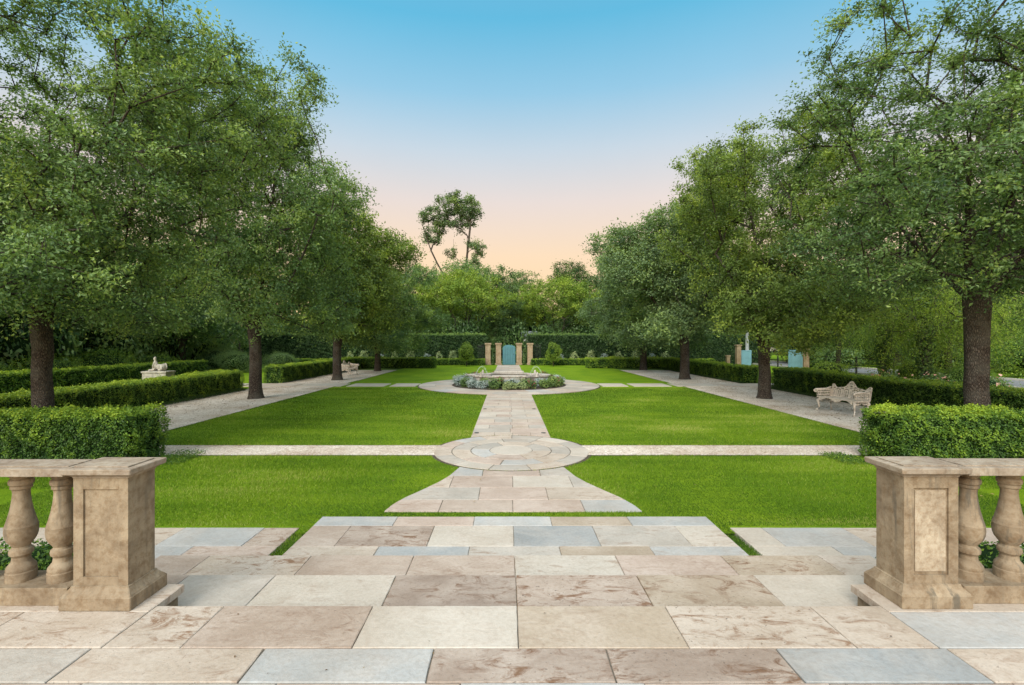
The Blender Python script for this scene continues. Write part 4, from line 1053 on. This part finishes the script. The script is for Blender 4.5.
# iron railings beside pillars
for x0, x1, lb in ((477.5, 484, 'dark iron railing beside the left outer pillar'), (533.8, 541, 'dark iron railing beside the right outer pillar')):
    e = empty('iron_railing', (gx(x0), DG+.3, 0)); wd = gx(x1)-gx(x0)
    MB().box(0, wd, -.02, .02, 1.62, 1.67).build('rail', M['iron'], e); MB().box(0, wd, -.02, .02, .14, .19).build('rail', M['iron'], e)
    mb = MB()
    for k in range(6): xx = .03+(wd-.06)*k/5; mb.box(xx-.014, xx+.014, -.012, .012, 0, 1.85)
    mb.build('bars', M['iron'], e); tag(e, lb, 'railing')

# ------------------------------------------------------------------ fountain
disc('flower_bed', 0, YF, 2.70, ZC+.035, M['soil'], 'round planting bed of dark soil about the fountain basin')
e = empty('fountain', (0, YF, .05))
def quatre(r_off, n=128):
    # rectangular centre front/back with round side lobes
    pts = []
    for k in range(n):
        a = 2*math.pi*k/n; c_, s_ = math.cos(a), math.sin(a)
        rr = 1.28+.34*abs(math.cos(2*a))**1.2
        rr += r_off
        pts.append((rr*c_*1.18, rr*s_*.96))
    return pts
def ringmesh(o_out, o_in, z0, z1, name, mat):
    mb = MB(); A = quatre(o_out); B = quatre(o_in); n = len(A)
    r = [[mb.bm.verts.new((*p, z)) for p in q] for q, z in ((A, z0), (A, z1), (B, z1), (B, z0))]
    for i in range(4):
        a, b_ = r[i], r[(i+1) % 4]
        for k in range(n): mb.bm.faces.new((a[k], a[(k+1) % n], b_[(k+1) % n], b_[k]))
    return mb.build(name, mat, e)
ringmesh(0, -.16, 0, .40, 'basin_wall', M['basin'])
ringmesh(.06, -.22, .402, .47, 'coping', M['basin'])
mb = MB(); mb.bm.faces.new([mb.bm.verts.new((*p, .33)) for p in quatre(-.17)]); mb.build('water', M['water'], e)
for sy in (-1, 1):
    MB().box(-.70, .70, sy*1.64-.17, sy*1.64+.17, 0, .47, .01).build('basin_block', M['basin'], e); MB().box(-.76, .76, sy*1.64-.21, sy*1.64+.21, .472, .53, .012).build('block_coping', M['basin'], e)
tag(e, 'low stone fountain basin with four lobes in the flower circle', 'fountain')
for i, (sx, sy) in enumerate(((-1, -1), (1, -1), (-1, 1), (1, 1))):
    mb = MB(); x0, x1 = sx*1.62, sx*.98; pts = []
    for k in range(13):
        f = k/12; pts.append((x0+(x1-x0)*f, sy*(.55-.35*f), .36+.50*4*f*(1-f)-.02*f))
    mb.tube(pts, [.0045]*13, 6); mb.build('water_jet', M['jet'], e)
    mb = MB(); mb.lathe([(.10, 0), (.10, .05), (.05, .08), (.07, .14), (.04, .2), (.015, .24)], 0, 0, 12); mb.build('finial', M['basin'], e, (sx*1.30, sy*.93, .40))

# bed plants
kinds = {
 'silver': (bush_mesh(501, .30, .30, .22, 900, .075, .6, .35, spiky=.3), ['silver_leaf'], 'silvery dusty plant mound in the fountain flower circle', 'silver-leaved plants round the fountain'),
 'green': (bush_mesh(502, .26, .26, .24, 800, .075, .6, .45, spiky=.3), ['oak_leaf'], 'fresh green leafy plant in the fountain flower circle', 'green plants round the fountain'),
 'pale': (bush_mesh(503, .34, .30, .16, 900, .07, .55, .4, spiky=.2), ['pale_leaf'], 'pale green spreading mound at the edge of the fountain flower circle', 'pale green plants round the fountain'),
 'red': (bush_mesh(504, .24, .24, .25, 700, .07, .5, .5, spiky=.3), ['oak_leaf'], 'green plant with dark red flowers in the fountain flower circle', 'red-flowered plants round the fountain')}
redp = bush_mesh(505, .25, .25, .27, 60, .075, .5, .9, core=False)
rn = random.Random(8)
seq = ['silver', 'silver', 'green', 'red', 'silver', 'green', 'pale', 'pale', 'red', 'silver', 'green', 'red', 'silver', 'green']
i = 0
for r, n, st in ((2.42, 27, 0), (2.0, 20, 3)):
    for k in range(n):
        a = 2*math.pi*(k+.3*rn.random())/n; kd = seq[(i*1+st+rn.randint(0, 1)) % len(seq)]; i += 1
        if r > 2.2 and abs(a-1.5*math.pi) < .22: kd = 'pale'
        if r < 2.2 and kd == 'pale': kd = 'silver'
        me, mt, lb, gp = kinds[kd]; loc = (r*math.cos(a), YF+r*math.sin(a), ZC+.03); s = rn.uniform(.78, 1.05)
        if kd == 'red':
            e = empty('flowering_plant', loc, rn.uniform(0, 6)); e.scale = (s, s, s)
            put('foliage', me, [M['oak_leaf'], M['core']], (0, 0, 0), parent=e); put('blossoms', redp, [M['red_petal']], (0, 0, 0), parent=e)
            tag(e, lb, 'plant', gp)
        else: put('bedding_plant', me, [M[mt[0]], M['core']], loc, rn.uniform(0, 6), s, lb, 'plant', gp)

# path lights
for i, (x, y, lb) in enumerate(((476.6, 433, 'small dark recessed light, near left corner of the straight path'), (543.4, 433, 'small dark recessed light, near right corner of the straight path'),
                                (485, 409, 'small dark recessed light, left edge halfway along the straight path'), (534, 409, 'small dark recessed light, right edge halfway along the straight path'))):
    xx, yy = px(x, y, HC); o = MB().lathe([(.055, 0), (.055, .008), (.045, .011)], 0, 0, 20).build('path_light', M['lens'], None, (xx, yy, ZC+.001))
    tag(o, lb, 'light', 'recessed lights in the path')

# ------------------------------------------------------------------ bench (cast iron, pierced plates built from a mask)
def plate(fn, w, h, cell, th, mat4, name, parent):
    """fn(x,z)->solid; plate in local xz, thickness along y"""
    nx, nz = int(round(w/cell)), int(round(h/cell)); mb = MB(); vs = {}
    def V(i, j, s):
        k = (i, j, s)
        if k not in vs: vs[k] = mb.bm.verts.new((i*cell-w/2, s*th/2, j*cell))
        return vs[k]
    sol = [[fn((i+.5)*cell-w/2, (j+.5)*cell) for j in range(nz)] for i in range(nx)]
    g = lambda i, j: 0 <= i < nx and 0 <= j < nz and sol[i][j]
    for i in range(nx):
        for j in range(nz):
            if not sol[i][j]: continue
            for s in (-1, 1): mb.bm.faces.new([V(i, j, s), V(i+1, j, s), V(i+1, j+1, s), V(i, j+1, s)])
            for (di, dj, a, b_) in ((-1, 0, (i, j), (i, j+1)), (1, 0, (i+1, j), (i+1, j+1)), (0, -1, (i, j), (i+1, j)), (0, 1, (i, j+1), (i+1, j+1))):
                if not g(i+di, j+dj): mb.bm.faces.new([V(*a, -1), V(*b_, -1), V(*b_, 1), V(*a, 1)])
    bmesh.ops.transform(mb.bm, matrix=mat4, verts=mb.bm.verts[:])
    return mb.build(name, M['bench'], parent)
def make_bench():
    e = empty('garden_bench', (0, 0, 0)); BW, BD = 1.18, .46     # local: faces -y
    def back(x, z):
        ax = abs(x)
        top = .25+.23*math.exp(-(x/.15)**2)+.12*math.exp(-((ax-.56)/.085)**2)+.04*math.exp(-((ax-.3)/.12)**2)
        if z > top: return False
        if z > top-.028 or z < .03: return True
        if ax > .565: return True
        # pierced: vertical slots low, scrollwork above
        if z < .20: return (abs(((x+.6) % .062)-.031) > .014) or z > .185
        u = math.sin(x*46+math.sin(z*30)*1.4)*math.sin(z*44+math.cos(x*24)*1.2)
        return abs(u) > .33 or abs(math.hypot(x, z-.31)-.07) < .014
    Rx = Matrix.Translation((0, BD/2+.02, .385)) @ Matrix.Rotation(R(-10), 4, 'X')
    plate(back, BW+.02, .60, .0118, .022, Rx, 'backrest', e)
    def side(x, z):   # x = depth (front negative)
        top = .21+.02*math.sin((x+.25)*6)+.2*max(0, x-.08)
        if z > top: return False
        if z > top-.03 or z < .025 or x > .215: return True
        u = math.sin(x*52+math.cos(z*26))*math.sin(z*46+1)
        return abs(u) > .38
    for s in (-1, 1):
        m_ = Matrix.Translation((s*BW/2, .0, .37)) @ Matrix.Rotation(math.pi/2, 4, 'Z')
        plate(side, .50, .36, .0125, .022, m_, 'arm_panel', e)
        MB().tube([(s*BW/2, BD/2+.02, .66), (s*BW/2, .08, .61), (s*(BW/2+.01), -.12, .60), (s*(BW/2+.03), -.27, .59), (s*(BW/2+.035), -.31, .56), (s*(BW/2+.02), -.29, .53), (s*BW/2, -.25, .54)], [.02, .022, .026, .03, .028, .022, .016], 8).build('armrest', M['bench'], e)
        def apron(x, z): 
            return z > .12-.06*abs(math.sin(x*9)) and (abs(math.sin(x*50)*math.sin(z*50)) > .3 or z > .14)
        plate(apron, .44, .17, .0125, .02, Matrix.Translation((s*(BW/2-.03), 0, .20)) @ Matrix.Rotation(math.pi/2, 4, 'Z'), 'apron', e)
    def seat(x, z):
        if abs(x) > BW/2-.03 or z < .03 or z > BD-.03: return True
        return abs(math.sin(x*55)*math.sin(z*55)) > .25
    plate(seat, BW, BD, .0118, .022, Matrix.Translation((0, -BD/2, .385)) @ Matrix.Rotation(-math.pi/2, 4, 'X'), 'seat', e)
    def fap(x, z): return z > .07-.05*math.cos(x*12) and (z > .085 or abs(math.sin(x*44)) > .35)
    plate(fap, BW-.06, .11, .0118, .02, Matrix.Translation((0, -BD/2+.015, .27)), 'apron', e)
    for sx in (-1, 1):
        for sy in (-1, 1):
            x, y = sx*(BW/2-.03), sy*(BD/2-.02)
            MB().tube([(x, y, .37), (x+sx*.015, y+sy*.03, .30), (x, y+sy*.01, .2), (x-sx*.01, y-sy*.012, .11), (x+sx*.02, y+sy*.03, .045), (x+sx*.045, y+sy*.06, .016)], [.034, .036, .026, .02, .022, .024], 8).build('leg', M['bench'], e)
    return e
be = make_bench(); be.location = (9.77, 14.4, .006); be.rotation_euler = (0, 0, -math.pi/2+R(12)+0)
be.scale = (1.08, 1.05, 1.08)
tag(be, 'ornate pale cast-iron bench with peaked back on the right gravel walk', 'bench', 'cast-iron garden benches')
b2_ = copy_tree(be); b2_.location = (-9.85, 30.3, .006); b2_.rotation_euler = (0, 0, math.pi/2-R(8))
tag(b2_, 'ornate pale cast-iron bench, small in the distance between the left oak trunks', 'bench', 'cast-iron garden benches')

# ------------------------------------------------------------------ sphinx statue
DS = 19.6; sxp = (158.5-VX)*DS/F+CX
o = MB().box(-.47, .47, -.26, .26, 0, .855, .015).box(-.50, .50, -.29, .29, .858, .93, .015).build('stone_plinth', M['statue'], None, (sxp, DS, -.008))
tag(o, 'low stone plinth carrying the sphinx behind the long left hedge', 'plinth')
mb = MB()
from mathutils import Euler
def bl(c, r, sc=(1, 1, 1), rx=(0, 0, 0)): mb.ball(c, r, sc, Euler(rx))
bl((0.08, 0, .14), .12, (1.9, 1.0, .95)); bl((.26, 0, .14), .13, (1.1, 1.15, 1.05)); bl((-.12, 0, .20), .11, (1, 1, 1.35)); bl((-.15, 0, .30), .085, (1, 1.25, .9))
bl((-.17, 0, .37), .04, (1, 1, 1.3)); bl((-.19, 0, .45), .058, (1.0, .9, 1.2)); bl((-.165, 0, .455), .066, (.9, 1.05, 1.2)); bl((-.14, 0, .39), .05, (.8, 1.2, 1.4)); bl((-.246, 0, .445), .013)
for s in (-1, 1):
    mb.tube([(-.15, s*.09, .30), (-.19, s*.11, .2), (-.22, s*.09, .10)], [.036, .034, .03]); mb.tube([(-.12, s*.085, .05), (-.28, s*.085, .04), (-.38, s*.085, .035)], [.05, .038, .036])
    bl((-.40, s*.085, .03), .04, (1.2, 1, .75)); mb.tube([(.3, s*.12, .12), (.2, s*.15, .05), (.1, s*.15, .035)], [.07, .045, .035])
mb.tube([(.36, 0, .10), (.43, 0, .14), (.42, 0, .24), (.35, 0, .28), (.29, 0, .25), (.30, .02, .21)], [.028, .024, .022, .022, .02, .02])
o = mb.build('sphinx_statue', M['statue'], None, (sxp, DS, .922)); o.scale = (.80, .9, 1.08)
rm = o.modifiers.new('remesh', 'REMESH'); rm.mode = 'VOXEL'; rm.voxel_size = .014; rm.use_smooth_shade = True
sm = o.modifiers.new('smooth', 'SMOOTH'); sm.iterations = 3; sm.factor = .5
tag(o, 'weathered reclining sphinx statue facing left on its plinth', 'statue')

# ------------------------------------------------------------------ right side: gate leaves, pillars, road, fence, car
sheet('road', 22.6, 27.4, -5, 140, -.002, M['asphalt'], 'grey side road beyond the right hedge')
block('kerb', 22.45, 22.6, -5, 140, -.03, .09, M['pale_wall'], 'pale kerb along the garden side of the road')
block('kerb', 27.4, 27.55, -5, 140, -.03, .09, M['pale_wall'], 'pale kerb along the far side of the road')
sheet('lawn', 27.56, 75, 5, 92, -.006, M['lawn'], 'open lawn across the road')
def gate_leaf(p0, p1, h, label, cap=True):
    e = empty('gate_leaf', (p0[0], p0[1], 0), math.atan2(p1[1]-p0[1], p1[0]-p0[0])); L_ = math.dist(p0, p1)
    MB().box(0, L_, -.03, .03, .08, h, .008).build('panel', M['sky_blue'], e)
    mb = MB()
    for a in (.0, L_-.09): mb.box(a, a+.09, -.045, -.031, .08, h, .003)
    for z in (.08, h-.1): mb.box(.092, L_-.092, -.045, -.031, z, z+.1, .003)
    mb.build('frame', M['sky_blue'], e)
    tag(e, label, 'gate')
gate_leaf(((787.5-VX)*31/F, 31.0), ((802-VX)*30.2/F, 30.2), 1.56, 'open light-blue gate leaf left of its stone post, above the right hedge')
gate_leaf(((740.5-VX)*37/F, 37), ((750-VX)*37.6/F, 37.6), 1.42, 'darker blue gate leaf beside the slim stone post near the far right hedge')
for x, y, w_, h_, lb in ((804, 30.2, .16, 1.55, 'stone post at the right side of the light-blue gate leaf'), (737.2, 37, .16, 1.75, 'slim stone post left of the darker blue gate leaf'), (727, 37, .12, .95, 'short stone post left of the slim gate post')):
    e = empty('gate_post', ((x-VX)*y/F, y, 0))
    MB().box(-w_, w_, -w_, w_, 0, h_, .01).build('shaft', M['pillar'], e); MB().box(-w_-.04, w_+.04, -w_-.04, w_+.04, h_+.002, h_+.09, .01).build('cap', M['pillar'], e)
    tag(e, lb, 'gate post')
e = empty('lamp_post', ((746.2-VX)*38.6/F, 38.6, 0))
MB().lathe([(.16, 0), (.16, .3), (.13, .34), (.125, 2.9), (.15, 2.93), (.15, 3.0)], 0, 0, 16).build('shaft', M['pole'], e)
tag(e, 'pale grey round post rising behind the darker blue gate leaf', 'post')
# rail fence
e = empty('rail_fence', (22.0, 28, 0))
MB().box(-.03, .03, 0, 24, 1.0, 1.06).build('rail', M['iron'], e); MB().box(-.03, .03, 0, 24, .55, .60).build('rail', M['iron'], e)
for k in range(9): MB().box(-.04, .04, -.04, .04, -.02, 1.12).build('post', M['iron'], e, (0, 3*k, 0))
tag(e, 'dark two-rail metal fence along the road beyond the blue gate', 'fence')
# car
e = empty('parked_car', ((764-VX)*88/F, 88, 0), 0)
body = [(-2.2, .35), (-2.22, .7), (-2.0, .86), (-1.35, .93), (1.15, .95), (2.1, .82), (2.25, .6), (2.2, .35)]
MB().prism(body, -.85, .85, mat=Matrix.Rotation(math.pi/2, 4, 'X')).build('body', M['car'], e)
MB().prism([(-1.45, .94), (-.85, 1.40), (.55, 1.42), (1.25, .95)], -.72, .72, mat=Matrix.Rotation(math.pi/2, 4, 'X')).build('windows', M['glass'], e)
MB().prism([(-.9, 1.422), (-.8, 1.47), (.45, 1.48), (.6, 1.422)], -.7, .7, mat=Matrix.Rotation(math.pi/2, 4, 'X')).build('roof', M['car'], e)
for x in (-1.4, 1.4):
    for s in (-1, 1):
        MB().lathe([(.20, 0), (.33, .02), (.33, .2), (.2, .22)], 0, 0, 20, mat=Matrix.Translation((x, s*.76+.11, .33)) @ Matrix.Rotation(math.pi/2, 4, 'X')).build('wheel', M['rubber'], e)
tag(e, 'silver car parked beyond the far lawn, seen beside the slim oak trunk', 'car')
# outbuilding behind the hedge
e = empty('outbuilding', (2.5, 62, 0))
MB().box(-1.3, 1.3, 0, 3, 0, 2.6).build('wall', M['pale_wall'], e)
MB().prism([(-1.5, 0), (1.5, 0), (1.1, .75), (-1.1, .75)], -.3, 3.3, mat=Matrix.Translation((0, 3, 2.603)) @ Matrix.Rotation(math.pi/2, 4, 'X')).build('roof', M['roof'], e)
MB().box(-.9, -.2, -.03, -.002, 1.0, 2.1).build('window', M['glass'], e)
tag(e, 'pale low building with grey roof glimpsed through the trees behind the tall hedge', 'building')

# ------------------------------------------------------------------ world, sun, camera
w = bpy.data.worlds.new('World'); S.world = w; w.use_nodes = True; nt = w.node_tree
bgn = nt.nodes['Background']; tc = N(nt, 'ShaderNodeTexCoord'); sepx = N(nt, 'ShaderNodeSeparateXYZ'); nt.links.new(tc.outputs['Generated'], sepx.inputs[0])
stops = [(0, (1.0, .63, .30)), (.10, (1.0, .68, .36)), (.17, (.98, .71, .45)), (.27, (.82, .70, .63)), (.36, (.58, .67, .74)), (.45, (.30, .58, .77)), (.55, (.12, .49, .73)), (.62, (.16, .47, .70)), (.78, (1.3, 1.32, 1.3)), (1, (1.5, 1.5, 1.42))]  # last stops: unseen overhead sky raised to near white as extra light on foliage
cr = ramp(nt, stops, sepx.outputs[2])
sky = N(nt, 'ShaderNodeTexSky'); sky.sky_type = 'NISHITA'; sky.sun_disc = False; sky.sun_elevation = R(34); sky.sun_rotation = R(202); sky.air_density = 1.0; sky.dust_density = 1.0
sc_ = N(nt, 'ShaderNodeVectorMath', operation='SCALE'); nt.links.new(sky.outputs[0], sc_.inputs[0]); sc_.inputs['Scale'].default_value = .09
k_ = N(nt, 'ShaderNodeVectorMath', operation='SCALE'); nt.links.new(cr.outputs[0], k_.inputs[0])
bk = math_(nt, 'MAXIMUM', math_(nt, 'MULTIPLY', sepx.outputs[1], -1.0), 0.0)   # added boost: unseen sky behind the viewer brightened to front-light the trees
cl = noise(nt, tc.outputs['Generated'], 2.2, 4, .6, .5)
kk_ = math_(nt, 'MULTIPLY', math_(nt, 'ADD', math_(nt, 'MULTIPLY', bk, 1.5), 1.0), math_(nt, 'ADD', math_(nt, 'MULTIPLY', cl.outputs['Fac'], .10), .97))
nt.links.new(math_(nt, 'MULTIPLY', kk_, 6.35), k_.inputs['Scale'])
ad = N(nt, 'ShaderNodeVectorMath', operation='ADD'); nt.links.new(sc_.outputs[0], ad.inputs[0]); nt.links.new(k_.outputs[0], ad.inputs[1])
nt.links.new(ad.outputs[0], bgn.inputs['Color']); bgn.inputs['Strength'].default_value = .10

sun = bpy.data.lights.new('sun', 'SUN'); sun.energy = 2.6; sun.angle = R(32); sun.color = (1.0, .93, .82)
so = bpy.data.objects.new('sun', sun); COL.objects.link(so)
el, az = R(34), R(202)    # from behind the viewer, slightly left; azimuth clockwise from +Y
d = Vector((math.sin(az)*math.cos(el), math.cos(az)*math.cos(el), math.sin(el)))
so.rotation_euler = d.to_track_quat('Z', 'Y').to_euler(); so.location = d*50

cam = bpy.data.cameras.new('camera'); co = bpy.data.objects.new('camera', cam); COL.objects.link(co)
co.location = (CX, 0, CZ); co.rotation_euler = (R(90), 0, 0)
cam.sensor_width = 36; cam.lens = 36*F/1024; cam.shift_x = (512-VX)/1024; cam.shift_y = -(342.5-HY)/1024
cam.clip_start = .05; cam.clip_end = 2000; S.camera = co
S.view_settings.view_transform = 'Standard'; S.view_settings.look = 'None'; S.view_settings.exposure = 0.6; S.view_settings.gamma = 1
S.render.engine = 'CYCLES'; S.cycles.max_bounces = 6; S.cycles.diffuse_bounces = 4; S.cycles.glossy_bounces = 2; S.cycles.transmission_bounces = 3; S.cycles.transparent_max_bounces = 4
S.cycles.use_denoising = True
